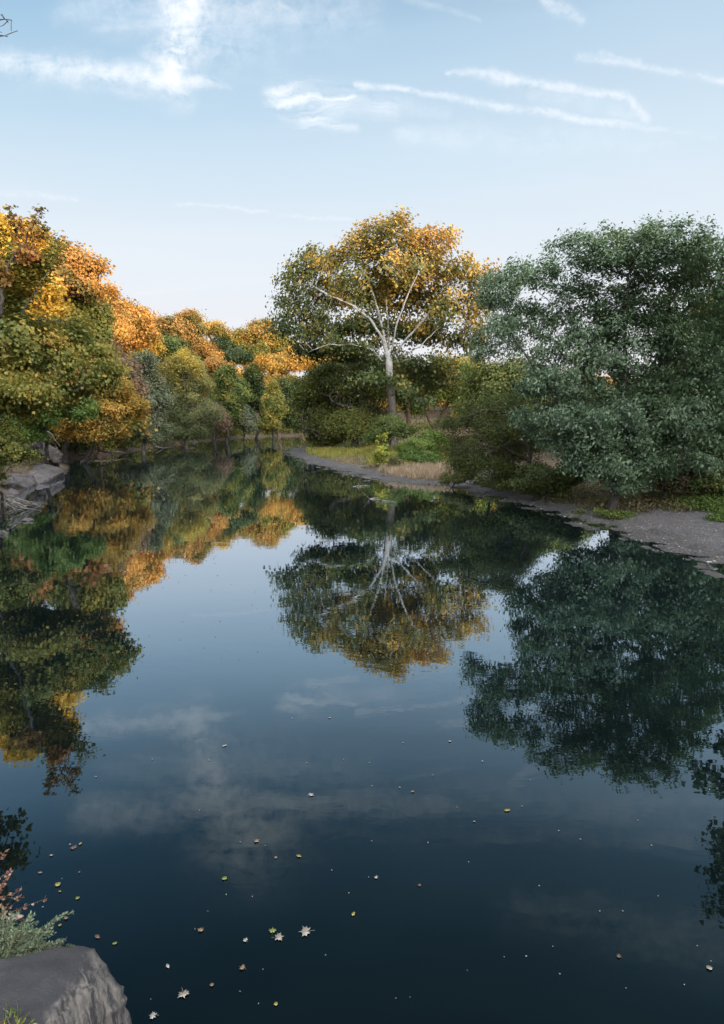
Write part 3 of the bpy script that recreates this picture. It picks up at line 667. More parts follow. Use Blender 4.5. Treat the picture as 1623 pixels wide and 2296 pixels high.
# canopy of the wooded valley side beyond the trees: domes of leaves standing on the terrain
def woods(name, label, spots, mat, lsize, per, seed):
    r = np.random.default_rng(seed); Cs, To = [], []
    for (x, y, h, w) in spots:
        z0 = hz(x, y); v = rand_unit(r, per)*(r.uniform(.5, 1, per)**.4)[:, None]
        v[:, 2] = np.abs(v[:, 2])*1.0-.25*r.random(per)
        bump = 1+.16*np.sin(5*np.arctan2(v[:, 1], v[:, 0])+x)+.12*np.sin(7*v[:, 2]+y)
        c = v*np.array([w, w, h*.62])*bump[:, None]+np.array([x, y, z0+h*.38]); Cs.append(c[c[:, 2] > z0+.1])
        To.append(np.full((c[:, 2] > z0+.1).sum(), .5+.45*r.normal())+.15*r.normal(size=(c[:, 2] > z0+.1).sum()))
    C = np.concatenate(Cs)
    return scatter_leaves(name, C, lsize, mat, np.concatenate(To), label, 'woods', seed=seed)
r = np.random.default_rng(5)
sp_ = []
for k in range(60):
    px = r.uniform(520, 1700); Yk = r.uniform(150, 235) if px > 700 else r.uniform(185, 240)
    x = bx(px, Yk)
    top = 850 if px > 760 else 830
    zt = at(px, top+r.uniform(-8, 25), Yk)[2]; h = zt-hz(x, Yk)
    sp_.append((x, Yk, max(5, h), r.uniform(6, 10)))
woods('distant_woods', 'far off band of autumn trees closing the valley', sp_, 'amber', .8, 1500, 3)
sp_ = []
for k in range(84):                      # left slope, filling between the named trees
    Yk = r.uniform(58, 165); px = r.uniform(-120, 470) if Yk > 100 else r.uniform(-200, 230)
    lim = np.interp(px, [-200, 60, 200, 330, 480], [620, 680, 745, 775, 820])
    x = bx(px, Yk); zt = at(px, lim+r.uniform(0, 50), Yk)[2]; h = zt-hz(x, Yk)
    if h > 3: sp_.append((x, Yk, h, r.uniform(4, 7)))
woods('slope_woods', 'crowded understory of olive and brown trees on the left slope', sp_, 'olive', .5, 2200, 8)
sp_ = []
for k in range(26):
    Yk = r.uniform(52, 100); px = r.uniform(1230, 1720)
    x = bx(px, Yk); zt = at(px, 900+r.uniform(0, 50), Yk)[2]; sp_.append((x, Yk, max(3, zt-hz(x, Yk)), r.uniform(3, 5)))
woods('bank_woods', 'dark understory trees behind the broad tree on the right bank', sp_, 'darkolive', .4, 1500, 12)

def along(poly, n, lo, hi, r, side):
    """points beside a shoreline, lo..hi metres inland"""
    seg = np.diff(poly, axis=0); ln = np.hypot(*seg.T); cum = np.concatenate([[0], np.cumsum(ln)])
    t = r.uniform(0, cum[-1], n); i = np.clip(np.searchsorted(cum, t)-1, 0, len(seg)-1)
    p_ = poly[i]+seg[i]*((t-cum[i])/ln[i])[:, None]
    nn = np.stack([-seg[i][:, 1], seg[i][:, 0]], 1)/ln[i][:, None]
    return p_+nn*side*r.uniform(lo, hi, n)[:, None]
def tufts(name, label, cat, P2, mat, lsize, hmax, per, spread, tone, seed, aspect=.3, up=.2):
    r = np.random.default_rng(seed)
    ok = height(P2) > .06; P2 = P2[ok]; n = len(P2)
    hh = hmax*r.uniform(.3, 1, n)
    i = np.repeat(np.arange(n), per); m_ = len(i)
    xy = P2[i]+r.normal(size=(m_, 2))*spread
    z0 = height(xy)
    zz = z0+hh[i]*r.uniform(0, 1, m_)**1.3
    ok = z0 > .04
    C = np.column_stack([xy, zz])[ok]
    tn = tone+.25*r.normal(size=n)[i][ok]+.12*r.normal(size=ok.sum())
    return scatter_leaves(name, C, lsize, mat, tn, label, cat, aspect, up, seed=seed)
r = np.random.default_rng(21)
LP = left[(left[:, 1] > 24) & (left[:, 1] < 168)]
q = along(LP, 2600, 1.4, 9, r, 1); q = q[seg_dist(q, left) > 1.0]
tufts('undergrowth', 'brown and olive brush covering the left bank above the mud', 'undergrowth', q, 'dirtbrush', .22, 1.3, 26, .35, .5, 31)
q = along(LP, 900, 2.5, 8, r, 1)
tufts('low_brush', 'dull green saplings and brambles scattered on the left bank', 'undergrowth', q, 'olive', .2, 1.6, 22, .35, .2, 32)
RP = right[(right[:, 1] > 24) & (right[:, 1] < 41)]
q = along(RP, 1500, 1.9, 7, r, -1); q = q[(q[:, 1] > 26.5) & (seg_dist(q, right) > 1.6) & (q[:, 0]/q[:, 1] < .30)]
tufts('undergrowth', 'dark brown and green brush behind the gravel of the right bank', 'undergrowth', q, 'darkolive', .12, .9, 30, .22, .4, 33)
q = np.column_stack([r.uniform(9, 24, 1500), r.uniform(27.8, 40, 1500)])
tufts('ground_ivy', 'brown and green ground cover under the broad tree', 'ground cover', q, 'dirtbrush', .11, .55, 30, .22, .6, 34)
LF = left[(left[:, 1] > 56) & (left[:, 1] < 168)]
q = along(LF, 2600, .9, 8, r, 1)
tufts('shore_brush', 'tall olive green brush crowding the far left shore', 'undergrowth', q, 'darkolive', .34, 3.6, 46, .55, .62, 36)
q = along(LF, 1100, .5, 4, r, 1)
tufts('shore_brush', 'patches of brown and amber brush along the far left shore', 'undergrowth', q, 'olive', .3, 2.6, 40, .5, .35, 37)
LN = left[(left[:, 1] > 27) & (left[:, 1] < 62)]
q = along(LN, 1300, 4.0, 14, r, 1)
tufts('hillside_brush', 'mauve brown twiggy brush on the slope above the left ledges', 'undergrowth', q, 'mauve', .16, 2.2, 44, .45, .25, 38)
# grasses of the spit
def spit(n, px0, px1, Y0, Y1, r):
    Yk = r.uniform(Y0, Y1, n); px = r.uniform(px0, px1, n)
    return np.array([(bx(a, b), b) for a, b in zip(px, Yk)])
def grass(name, label, P2, mat, h, w, per, spread, tone, seed, lean=.35):
    r = np.random.default_rng(seed); P2 = P2[height(P2) > .07]
    n = len(P2); i = np.repeat(np.arange(n), per); m_ = len(i)
    xy = P2[i]+r.normal(size=(m_, 2))*spread; z0 = height(xy); ok = z0 > .05
    xy, z0, i = xy[ok], z0[ok], i[ok]; m_ = len(i)
    T = np.column_stack([r.normal(size=(m_, 2))*lean, np.ones(m_)]); T /= np.linalg.norm(T, axis=1, keepdims=True)
    hh = h*r.uniform(.4, 1, m_)*(.6+.7*r.random(n)[i])
    C = np.column_stack([xy, z0])+T*hh[:, None]*.45
    Nn = np.cross(T, rand_unit(r, m_)); Nn /= np.linalg.norm(Nn, axis=1, keepdims=True)+1e-9
    V, Fc = quads_leaves(C, Nn, T, hh, w/h, .02)
    me = mesh_from(name, V, Fc); add_tone(me, tone+.2*r.normal(size=n)[i]+.12*r.normal(size=m_))
    return tag(link_mesh(name, me, LM[mat]), label, 'grass', kind='stuff')
r = np.random.default_rng(44)
q = spit(900, 860, 1010, 39.5, 52, r); q = q[seg_dist(q, right) > 1.1+.9*np.abs(fbm(q[:, 0], q[:, 1], 4, 78))]; q = q[fbm(q[:, 0], q[:, 1], 3, 79) > -.35]
grass('pale_grass', 'pale pinkish tan grasses on the near side of the spit', q, 'tan', .75, .02, 34, .22, .6, 51)
q = spit(900, 700, 880, 50, 72, r); q = q[seg_dist(q, right) > 2.6]
q = q[fbm(q[:, 0], q[:, 1], 5, 77) > -.25]
grass('rusty_grass', 'low rusty and olive grasses in patches over the spit gravel', q, 'tan', .38, .03, 30, .3, .28, 52)
q = spit(900, 830, 1010, 54, 75, r); q = q[seg_dist(q, right) > 4]
grass('tall_grass', 'tall green grasses below the sycamore', q, 'green', .8, .03, 34, .3, .75, 53)
q = spit(600, 690, 850, 66, 84, r); q = q[seg_dist(q, right) > 2.5]
grass('tall_grass', 'grey green grasses at the far tip of the spit', q, 'green', .6, .03, 34, .3, .8, 54)
q = spit(700, 900, 1060, 72, 90, r); q = q[seg_dist(q, right) > 5]
grass('feathery_grass', 'feathery pale seed heads right of the sycamore foot', q, 'tan', 1.2, .02, 30, .35, .75, 55)

def leafy_patch(label, cx_, cy_, rx, ry, h, mat, tone, seed, n=260, lsize=.075, per=34):
    r = np.random.default_rng(seed); th = r.uniform(0, 6.283, n); rr = np.sqrt(r.random(n))
    P2 = np.column_stack([cx_+rx*rr*np.cos(th), cy_+ry*rr*np.sin(th)])
    hh = h*(1-.7*rr)*(.7+.5*r.random(n)); i = np.repeat(np.arange(n), per); m_ = len(i)
    xy = P2[i]+r.normal(size=(m_, 2))*.10; z0 = height(xy)
    C = np.column_stack([xy, z0+hh[i]*r.random(m_)**.7+.02]); C = C[z0 > .05]
    o = scatter_leaves('low_plants', C, lsize, mat, tone+.2*r.normal(size=len(C)), label, 'low plants', .4, 1.0, 'stuff', seed)
    return o
g1 = gp(1350, 1150, .25)
leafy_patch('dark green weeds on the edge of the gravel strip below the broad tree', g1[0], g1[1]+.3, 1.25, 1.1, .38, 'green', .35, 61)
g1 = gp(1585, 1135, .3)
leafy_patch('bright green weeds at the right edge behind the gravel strip', g1[0]+.7, g1[1]+.3, 1.9, 1.9, .6, 'bright', .35, 62, n=500)
g1 = gp(1640, 1160, .3)
leafy_patch('bright green weeds spilling onto the gravel at the right edge', g1[0]+.4, g1[1], 1.1, 1.1, .35, 'bright', .3, 66, n=260)
g1 = gp(1470, 1115, .5)
leafy_patch('low yellowish green weeds between the dark brush and the gravel', g1[0], g1[1]+1.2, 2.4, 1.1, .45, 'olive', .1, 63, n=420)

# ------------------------------------------------------------------ the wooded ridge to the right and behind, which keeps the valley floor in shade
SUN = np.array([.62, -.785]); EL = 5.0
rt = np.linspace(-220, 420, 640)
Hc = np.interp(rt, [-220, -60, 0, 8, 14, 26, 46, 89, 200, 420], [24, 19, 18, 19.5, 22.5, 24.5, 27.5, 32, 35, 35])
Hc = Hc+1.5*fbm(rt, rt*0, 17, 5, 4)+.9*np.sin(rt*1.7)*np.sin(rt*.63)
tang = np.array([.785, .62]); V = []; prof = [(-34, 0), (-22, .45), (-10, .86), (0, 1), (14, .9), (40, .55), (90, 0)]
for dx, hf in prof:
    for t_, h_ in zip(rt, Hc):
        off = 80+dx+(2.0*math.sin(t_*.31+dx) if hf > 0 else 0)
        p_ = SUN*off+tang*t_
        V.append((p_[0], p_[1], -1.0 if hf == 0 else h_*hf+(.8*math.sin(t_*1.1+dx*2) if hf < 1 else 0)))
ix = np.arange(len(V)).reshape(len(prof), len(rt))
me = mesh_from('wooded_hills', V, np.stack([ix[:-1, :-1], ix[:-1, 1:], ix[1:, 1:], ix[1:, :-1]], -1).reshape(-1, 4), smooth=True)
m, nt = newmat('wooded_hillside'); g = nd(nt, 'ShaderNodeNewGeometry')
c = ramp(nt, noise(nt, g.outputs['Position'], .3, 6, .6), [(.3, (.02, .04, .012)), (.5, (.09, .085, .02)), (.7, (.16, .09, .02))])
p = nd(nt, 'ShaderNodeBsdfPrincipled', ins={'Base Color': c, 'Roughness': .95}); nd(nt, 'ShaderNodeOutputMaterial', ins={'Surface': p.outputs[0]})
tag(link_mesh('wooded_hills', me, m), kind='structure')

# ------------------------------------------------------------------ rocks
def rock_mat(name, a, b, c_, sc=3.0, streak=None):
    m, nt = newmat(name); g = nd(nt, 'ShaderNodeNewGeometry'); tc = nd(nt, 'ShaderNodeTexCoord'); pos = tc.outputs['Object']
    n1 = noise(nt, pos, sc, 7, .62); n2 = noise(nt, pos, sc*9, 5, .7); n3 = noise(nt, pos, sc*40, 3, .6)
    c = ramp(nt, n1, [(.3, a), (.52, b), (.72, c_)])
    c = mixc(nt, mth(nt, 'MULTIPLY', n2, .45), c, a)
    spk = ramp(nt, n3, [(.66, (0, 0, 0)), (.74, (1, 1, 1))])
    c = mixc(nt, mth(nt, 'MULTIPLY', nd(nt, 'ShaderNodeRGBToBW', ins={0: spk}).outputs[0], .35), c, (.10, .10, .105))
    if streak:
        mp = nd(nt, 'ShaderNodeMapping', ins={'Vector': pos, 'Rotation': (0, math.radians(35), 0), 'Scale': (14, 14, 1.6)}).outputs[0]
        s = ramp(nt, noise(nt, mp, 1.6, 6, .7, .4), [(.42, (0, 0, 0)), (.62, (1, 1, 1))])
        nr = nd(nt, 'ShaderNodeSeparateXYZ', ins={0: g.outputs['Normal']}).outputs[2]
        k = mth(nt, 'MULTIPLY', nd(nt, 'ShaderNodeRGBToBW', ins={0: s}).outputs[0], mth(nt, 'SUBTRACT', 1.0, mth(nt, 'MULTIPLY_ADD', nr, 3.0, -1.75, clamp=True)))
        c = mixc(nt, k, c, streak)
    hh = mth(nt, 'ADD', mth(nt, 'MULTIPLY', n1, .5), mth(nt, 'ADD', mth(nt, 'MULTIPLY', n2, .30), mth(nt, 'MULTIPLY', n3, .14)))
    b_ = nd(nt, 'ShaderNodeBump', ins={'Strength': .8, 'Distance': .05, 'Height': hh})
    p = nd(nt, 'ShaderNodeBsdfPrincipled', ins={'Base Color': c, 'Roughness': .88, 'Normal': b_.outputs[0]})
    nd(nt, 'ShaderNodeOutputMaterial', ins={'Surface': p.outputs[0]}); return m
RK = {'boulder': rock_mat('mauve_grey_rock', (.013, .0135, .016), (.022, .0225, .026), (.036, .036, .041), 1.6, streak=(.125, .115, .105)),
      'pale': rock_mat('pale_ledge_rock', (.04, .037, .037), (.085, .078, .078), (.15, .138, .135), 1.2),
      'dark': rock_mat('dark_wet_rock', (.02, .018, .017), (.05, .045, .042), (.09, .08, .078), 1.5)}
def rock(name, pts, mat, label, cat, rough=.05, cuts=4, group=None, bev=.06, seed=1, shrink=.9):
    bm = bmesh.new()
    for p_ in pts: bm.verts.new(p_)
    bmesh.ops.convex_hull(bm, input=bm.verts[:])
    bmesh.ops.delete(bm, geom=[v for v in bm.verts if not v.link_faces], context='VERTS')
    for k in range(cuts+1):
        bmesh.ops.triangulate(bm, faces=bm.faces[:])
        L_ = [e.calc_length() for e in bm.edges]; lim = max(L_)*.55
        bmesh.ops.subdivide_edges(bm, edges=[e for e in bm.edges if e.calc_length() > lim], cuts=1)
        bmesh.ops.triangulate(bm, faces=bm.faces[:])
        if k >= cuts-1: bmesh.ops.smooth_vert(bm, verts=bm.verts[:], factor=.5, use_axis_x=True, use_axis_y=True, use_axis_z=True)
    bm.normal_update()
    co = np.array([v.co[:] for v in bm.verts]); ext = (co.max(0)-co.min(0)).max()
    d = fbm(co[:, 0]+co[:, 2]*1.3, co[:, 1]+co[:, 2]*.7, ext*.5, seed, 5)+.6*fbm(co[:, 0]-co[:, 2], co[:, 1]*1.1+co[:, 2]*2, ext*.16, seed+5, 4)
    for v, k in zip(bm.verts, d): v.co += v.normal*float(k)*rough
    for f in bm.faces: f.smooth = True
    me = bpy.data.meshes.new(name); c = Vector(co.mean(0)); c.z = co[:, 2].min()
    for v in bm.verts: v.co -= c
    bm.to_mesh(me); bm.free()
    o = link_mesh(name, me, RK[mat], None, c); tag(o, label, cat, group); return o
def G(px, py, z): p_ = gp(px, py, z); return (float(p_[0]), float(p_[1]), z)
top = [G(-90, 2165, .84), G(60, 2146, .82), G(160, 2127, .80), G(207, 2109, .78), G(232, 2150, .70), G(262, 2205, .52), G(295, 2250, .34), G(272, 2284, .20), G(245, 2236, .50), G(185, 2222, .66), G(128, 2262, .74), G(70, 2320, .78), G(-90, 2330, .80), G(40, 2400, .4), G(230, 2330, .25)]
low = [(x+(.06 if x > -2 else -.05), y+(.12 if y > 3.7 else -.1), -.5) for x, y, z_ in top]
rock('boulder', top+low, 'boulder', 'big mauve grey boulder with a pale streaked face in the bottom left corner', 'boulder', .022, 8, bev=.035, seed=4)
rock('boulder', [G(60, 2400, .55), G(-100, 2380, .6), G(140, 2420, .3), G(-100, 2500, .6), G(60, 2520, .5), (-1.6, 3.0, -.3), (-2.9, 2.9, -.3), (-1.7, 2.4, -.3), (-2.9, 2.2, -.3)], 'boulder', 'grey rock cut off by the bottom edge below the streaked boulder', 'boulder', .03, 6, seed=9)
def blob_pts(c, rx, ry, rz, n, seed, ang=0):
    r = np.random.default_rng(seed); v = rand_unit(r, n)*r.uniform(.85, 1.1, (n, 1)); v = v*np.array([rx, ry, rz])
    ca, sa = math.cos(ang), math.sin(ang)
    return [(c[0]+a*ca-b*sa, c[1]+a*sa+b*ca, c[2]+d) for a, b, d in v]
# ledges on the left shore
lg = 'rock ledges on the left shore'
rock('rock_ledge', [G(128, 1045, .55), G(100, 1040, .75), G(66, 1050, .7), G(80, 1086, .03), G(142, 1065, .02), G(143, 1058, .3), G(110, 1073, .25), (G(120, 1056, 0)[0]-1, 50.5, -.3), (G(142, 1062, 0)[0], 49.8, -.4), (G(75, 1088, 0)[0], 42.0, -.4), (G(60, 1070, 0)[0]-1, 46, -.4)], 'pale', 'pale pinkish rock ledge ending in a blunt point over the water', 'rock ledge', .16, 7, lg, bev=.12, seed=2)
rock('rock_ledge', [G(72, 1062, .55), G(35, 1066, .7), G(10, 1082, .6), G(30, 1096, .03), G(60, 1094, .03), G(82, 1084, .1), G(55, 1078, .4), (G(60, 1092, 0)[0], 39.6, -.4), (G(20, 1097, 0)[0], 38.5, -.4), (G(20, 1070, 0)[0]-1.5, 42, -.4), (G(80, 1082, 0)[0], 42.5, -.4)], 'pale', 'lower slab of grey rock sloping into the water under the yellow green bush', 'rock ledge', .12, 7, lg, bev=.10, seed=3)
p_ = at(108, 1012, 53)
rock('dark_rock', blob_pts((p_[0]-.3, p_[1], .9), 1.5, 1.5, 1.1, 18, 6), 'dark', 'dark undercut rock below the green vines on the left bank', 'rock', .25, 6, bev=.1, seed=6)
p_ = at(85, 985, 52)
rock('dark_rock', blob_pts((p_[0]-.6, p_[1], 1.9), 1.1, 1.2, .7, 16, 16), 'dark', 'smaller dark rock perched above the undercut one', 'rock', .2, 6, bev=.1, seed=8)
for (px, py, rr, lab) in ((61, 1168, .34, 'flat grey stone alone in the shallows near the left edge'), (9, 1196, .30, 'small grey stone at the left edge nearer than the flat one'), (15, 1108, .8, 'grey rock under the dead twigs at the left edge'), (38, 1174, .1, 'tiny dark stone beside the flat grey one')):
    p_ = gp(px, py, 0)
    rock('shore_stone', blob_pts((p_[0], p_[1], .02), rr, rr*.6, rr*.33, 14, int(px)), 'pale' if rr > .2 else 'dark', lab, 'stone', rr*.12, 3, 'stones by the left edge', bev=rr*.1, seed=int(py))
for k, (px, py, rr, lab) in enumerate(((820, 1073, .34, 'flat stone at the waterline below the yellow sapling'), (868, 1066, .38, 'long low stone on the gravel just right of the flat waterline one'), (692, 1037, .3, 'dark stone at the water near the tip of the spit'), (843, 1071, .3, 'pointed stone between the two flat ones on the spit edge'),
                            (770, 1062, .2, 'small stone half way along the spit edge'))):
    p_ = gp(px, py, .04)
    rock('spit_stone', blob_pts((p_[0], p_[1], .05), rr*1.5, rr*.7, rr*.28, 14, 60+k), 'pale' if k != 2 else 'dark', lab, 'stone', rr*.1, 3, 'stones along the spit', bev=rr*.1, seed=70+k)

# gravel: thousands of pebbles on the bars, and pale litter of fallen leaves
def pebbles(name, label, P2, smin, smax, stops, seed):
    r = np.random.default_rng(seed); hh = height(P2); ok = hh > .0; P2, hh = P2[ok], hh[ok]; n = len(P2)
    ico = np.array([(1, 0, 0), (-1, 0, 0), (0, 1, 0), (0, -1, 0), (0, 0, 1), (.6, .6, .5), (-.6, .6, .5), (-.6, -.6, .5), (.6, -.6, .5)])
    tri = np.array([(0, 5, 8), (0, 2, 5), (5, 2, 6), (2, 1, 6), (6, 1, 7), (1, 3, 7), (7, 3, 8), (3, 0, 8), (4, 8, 5), (4, 5, 6), (4, 6, 7), (4, 7, 8)])
    s = r.uniform(smin, smax, n)*r.uniform(.5, 1, n); a = r.uniform(0, 6.28, n)
    sc = np.stack([s, s*r.uniform(.5, .9, n), s*r.uniform(.25, .55, n)], 1)
    v = ico[None]*sc[:, None]*(1+.18*r.normal(size=(n, 9, 1)))
    x = v[..., 0]*np.cos(a)[:, None]-v[..., 1]*np.sin(a)[:, None]; y = v[..., 0]*np.sin(a)[:, None]+v[..., 1]*np.cos(a)[:, None]
    V = np.stack([x+P2[:, :1], y+P2[:, 1:], v[..., 2]+hh[:, None]+.003], -1).reshape(-1, 3)
    Fc = (tri[None]+9*np.arange(n)[:, None, None]).reshape(-1, 3)
    me = mesh_from(name, V, Fc); add_tone(me, np.repeat(r.random(n), 12))
    m, nt = newmat(name+'_stone'); a_ = nd(nt, 'ShaderNodeAttribute', attribute_name='tone')
    p = nd(nt, 'ShaderNodeBsdfPrincipled', ins={'Base Color': ramp(nt, a_.outputs['Fac'], stops), 'Roughness': .8}); nd(nt, 'ShaderNodeOutputMaterial', ins={'Surface': p.outputs[0]})
    return tag(link_mesh(name, me, m), label, 'gravel', kind='stuff')
r = np.random.default_rng(80)
RPn = right[(right[:, 1] > 12) & (right[:, 1] < 90)]
q = np.concatenate([along(RPn[RPn[:, 1] < 40], 16000, -.25, 5.5, r, -1), along(RPn[RPn[:, 1] > 36], 9000, -.2, 5, r, -1)])
q = np.concatenate([q, along(RPn, 9000, -.15, 1.2, r, -1)])
pebbles('gravel', 'grey and mauve pebbles covering the bars of the right bank', q, .012, .036, [(0, (.03, .03, .032)), (.5, (.075, .073, .077)), (.9, (.14, .137, .142)), (1, (.34, .33, .33))], 81)
q = along(RPn, 1500, -.35, .5, r, -1)
pebbles('cobbles', 'wet dark cobbles strewn along the right waterline', q, .03, .11, [(0, (.012, .011, .011)), (.6, (.035, .033, .033)), (.9, (.08, .075, .075)), (1, (.3, .28, .26))], 84)
q = along(LP, 6000, -.2, 3.0, r, 1)
pebbles('shingle', 'brown stones and mud lumps along the left waterline', q, .03, .14, [(0, (.04, .03, .025)), (.6, (.10, .08, .07)), (1, (.22, .19, .17))], 82)
q = np.concatenate([along(RPn[RPn[:, 1] < 45], 2600, .1, 5, r, -1), along(LP, 1500, .2, 5, r, 1)]); hq = height(q); q = q[hq > .02]
C = np.column_stack([q, height(q)+.02])
scatter_leaves('fallen_leaves', C, .06, 'tan', r.uniform(.5, 1, len(C)), 'dry fallen leaves scattered over the banks', 'leaf litter', .4, 3.0, seed=83)

# ------------------------------------------------------------------ driftwood
def sticks(name, label, cat, paths, rad, mat='drift', group=None, sides=6):
    Vs, Fs, n0 = [], [], 0
    O = np.array(paths[0][0], float)
    for pth, rr in zip(paths, rad):
        pts = [np.array(pth[0], float)]
        for a, b in zip(pth[:-1], pth[1:]):
            a, b = np.array(a, float), np.array(b, float); k = 4
            for j in range(1, k+1): pts.append(a+(b-a)*j/k+rng.normal(size=3)*np.linalg.norm(b-a)*.025)
        N = np.array(pts); n = len(N); R = rr*np.linspace(1, .25, n)
        V, Fc = tubes(N-O, np.arange(-1, n-1), R, sides); Vs.append(V); Fs.append(Fc+n0); n0 += len(V)
    me = mesh_from(name, np.concatenate(Vs), np.concatenate(Fs), smooth=True)
    o = link_mesh(name, me, BK[mat], None, O); return tag(o, label, cat, group)
def W(px, py, z): p_ = gp(px, py, z) if z < 3.5 else at(px, py, 30); return (p_[0], p_[1], z)
sticks('driftwood', 'pale dead branch sticking up from the water with a twig awash beside it', 'driftwood', [[W(830, 1119, -.05), W(822, 1112, .18), W(815, 1104, .40)], [W(822, 1121, -.03), W(838, 1118, .03), W(862, 1123, .02), W(880, 1124, .02)], [W(830, 1118, 0), W(842, 1116, .06), W(856, 1119, .02)], [W(860, 1122, 0), W(890, 1126, .02)]], [.03, .03, .02, .02])
sticks('driftwood', 'flat drift of pale twigs on the water beyond the upright branch', 'driftwood', [[W(790, 1091, .0), W(812, 1089, .05), W(830, 1088, .02)], [W(800, 1092, .0), W(804, 1086, .12), W(803, 1083, .2)], [W(797, 1090, .02), W(816, 1091, .03)]], [.03, .02, .02])
sticks('driftwood', 'long pale branch lying on the water far left of the bend', 'driftwood', [[W(180, 1034, .03), W(215, 1033, .03), W(262, 1031, .03)], [W(200, 1034, .0), W(240, 1034, .02)]], [.05, .03])
paths, rad = [], []
for k in range(26):
    a = random.uniform(0, 60); y_ = random.uniform(1118, 1142); x_ = random.uniform(-10, 30)
    paths.append([W(x_, y_-12, .55), W(x_+random.uniform(20, 35), y_+random.uniform(-8, 4), .28), W(x_+random.uniform(45, 85), y_+random.uniform(2, 14), .02)]); rad.append(random.uniform(.012, .03))
sticks('dead_branches', 'tangle of grey dead twigs trailing into the water at the left edge', 'dead branches', paths, rad, 'drift')
for k, (pts, rr, lab) in enumerate(((((218, 1008, .9), (240, 1015, .6), (262, 1022, .1)), .10, 'dark fallen log slanting down to the left shore'), (((175, 1018, .5), (200, 1016, .45), (228, 1021, .1)), .08, 'short grey log lying by the mud on the left shore'),
                                     (((240, 1012, .5), (280, 1014, .35), (305, 1013, .1)), .07, 'slim log parallel to the water on the left shore'), (((345, 1002, .4), (385, 996, .3), (400, 995, .1)), .12, 'grey log at the waterline below the willows'), (((405, 993, .5), (430, 992, .3), (447, 991, .15)), .12, 'second grey log at the waterline beyond the willows'))):
    sticks('fallen_log', lab, 'log', [[W(*q_) for q_ in pts], [W(*pts[1]), W(pts[1][0]+12, pts[1][1]-6, pts[1][2]+.4)]], [rr, rr*.4], 'grey' if k else 'dark', 'fallen logs on the left shore')
rb = hz(*gp(60, 1000, 1.2)[:2])
p1 = at(88, 955, 50); p2 = at(135, 1000, 49)
sticks('fallen_log', 'broken trunk leaning down the rocks below the green vines', 'log', [[tuple(p1), tuple((p1+p2)/2+np.array([.1, 0, .1])), tuple(p2)], [tuple(p1+np.array([-.3, .2, -.2])), tuple(p2+np.array([-.2, .3, -.3]))]], [.11, .07], 'grey', 'fallen logs on the left shore')
for k, (a_, b_, lab) in enumerate((((1085, 1108), (1120, 1098), 'dark stick lying on the gravel below the arching tree'), ((1195, 1132), (1225, 1120), 'crooked grey stick on the gravel below the dark shrub'), ((1330, 1176), (1300, 1165), 'thin pale stick at the waterline below the broad tree'), ((1440, 1190), (1500, 1196), 'long thin stick lying on the open gravel'))):
    p0, p1_ = gp(*a_, .06), gp(*b_, .12); md = (p0+p1_)/2+np.array([.1, .05, .10])
    sticks('fallen_stick', lab, 'stick', [[tuple(p0), tuple(md), tuple(p1_)], [tuple(md), tuple(md+np.array([.3, .2, .25]))]], [.022, .012], 'grey' if k % 2 else 'dark', 'sticks on the right bank gravel')
# ------------------------------------------------------------------ foreground plants
def spray_plant(name, label, cat, base, dirs, L_, mat, nseg, per, lsize, seed, stem='grey', droop=.25, aspect=.16, tone=(.5, .25), spread=.35, srad=.004, tip_only=0):
    r = np.random.default_rng(seed); root = empty(name, base); Vs, Fs, n0 = [], [], 0; C, T = [], []
    for k in range(dirs[3] if name != 'weed_stem' else 1):
        d = np.array([r.normal(dirs[0], spread), r.normal(dirs[1], spread), abs(r.normal(dirs[2], spread))]); d /= np.linalg.norm(d)
        st = np.array([r.normal(0, dirs[4]), r.normal(0, dirs[4]*.6), 0]); l = L_*r.uniform(.5, 1.1)
        pts = [st]; dd = d.copy()
        for j in range(nseg):
            dd = dd+np.array([0, 0, -droop/nseg])+r.normal(size=3)*.07; dd /= np.linalg.norm(dd); pts.append(pts[-1]+dd*l/nseg)
            if j >= tip_only:
                for q_ in range(per):
                    side = r.normal(size=3); side = side-dd*(side@dd); side /= np.linalg.norm(side)+1e-9
                    C.append(pts[-1]-dd*l/nseg*r.random()+side*lsize*.42); T.append(side*.75+dd*.75)
        N = np.array(pts); V, Fc = tubes(N, np.arange(-1, len(N)-1), np.linspace(srad, srad*.35, len(N)), 4); Vs.append(V); Fs.append(Fc+n0); n0 += len(V)
    sn = 'grass' if name == 'grass_tuft' else 'stem'; me = mesh_from(sn, np.concatenate(Vs), np.concatenate(Fs)); link_mesh(sn, me, BK[stem], root)
    C, T = np.array(C), np.array(T); T /= np.linalg.norm(T, axis=1, keepdims=True); n = len(C)
    Nn = rand_unit(r, n); Nn -= T*(Nn*T).sum(1, keepdims=True); Nn /= np.linalg.norm(Nn, axis=1, keepdims=True)
    V, Fc = quads_leaves(C, Nn, T, lsize*r.uniform(.6, 1.2, n), aspect, .05); me = mesh_from('leaves', V, Fc); add_tone(me, tone[0]+tone[1]*r.normal(size=n)); link_mesh('leaves', me, LM[mat], root)
    return tag(root, label, cat, kind='stuff' if name == 'grass_tuft' else None)
b = gp(20, 2135, .75)
spray_plant('juniper', 'feathery grey green juniper spreading over the boulder at the left edge', 'shrub', (b[0]-.24, b[1]+.10, .58), (.42, .2, .5, 330, .15), .27, 'juniper', 10, 10, .022, 5, 'brown', .5, .13)
b = gp(-30, 2080, .7)
spray_plant('red_leaved_bush', 'sprigs with faded red and white leaves at the left edge above the juniper', 'bush', (b[0]-.62, b[1]+.35, .38), (.55, .35, .5, 34, .12), .55, 'pinkleaf', 9, 6, .032, 6, 'grey', .35, .38, (.55, .3), .22)
b = gp(45, 2090, .72)
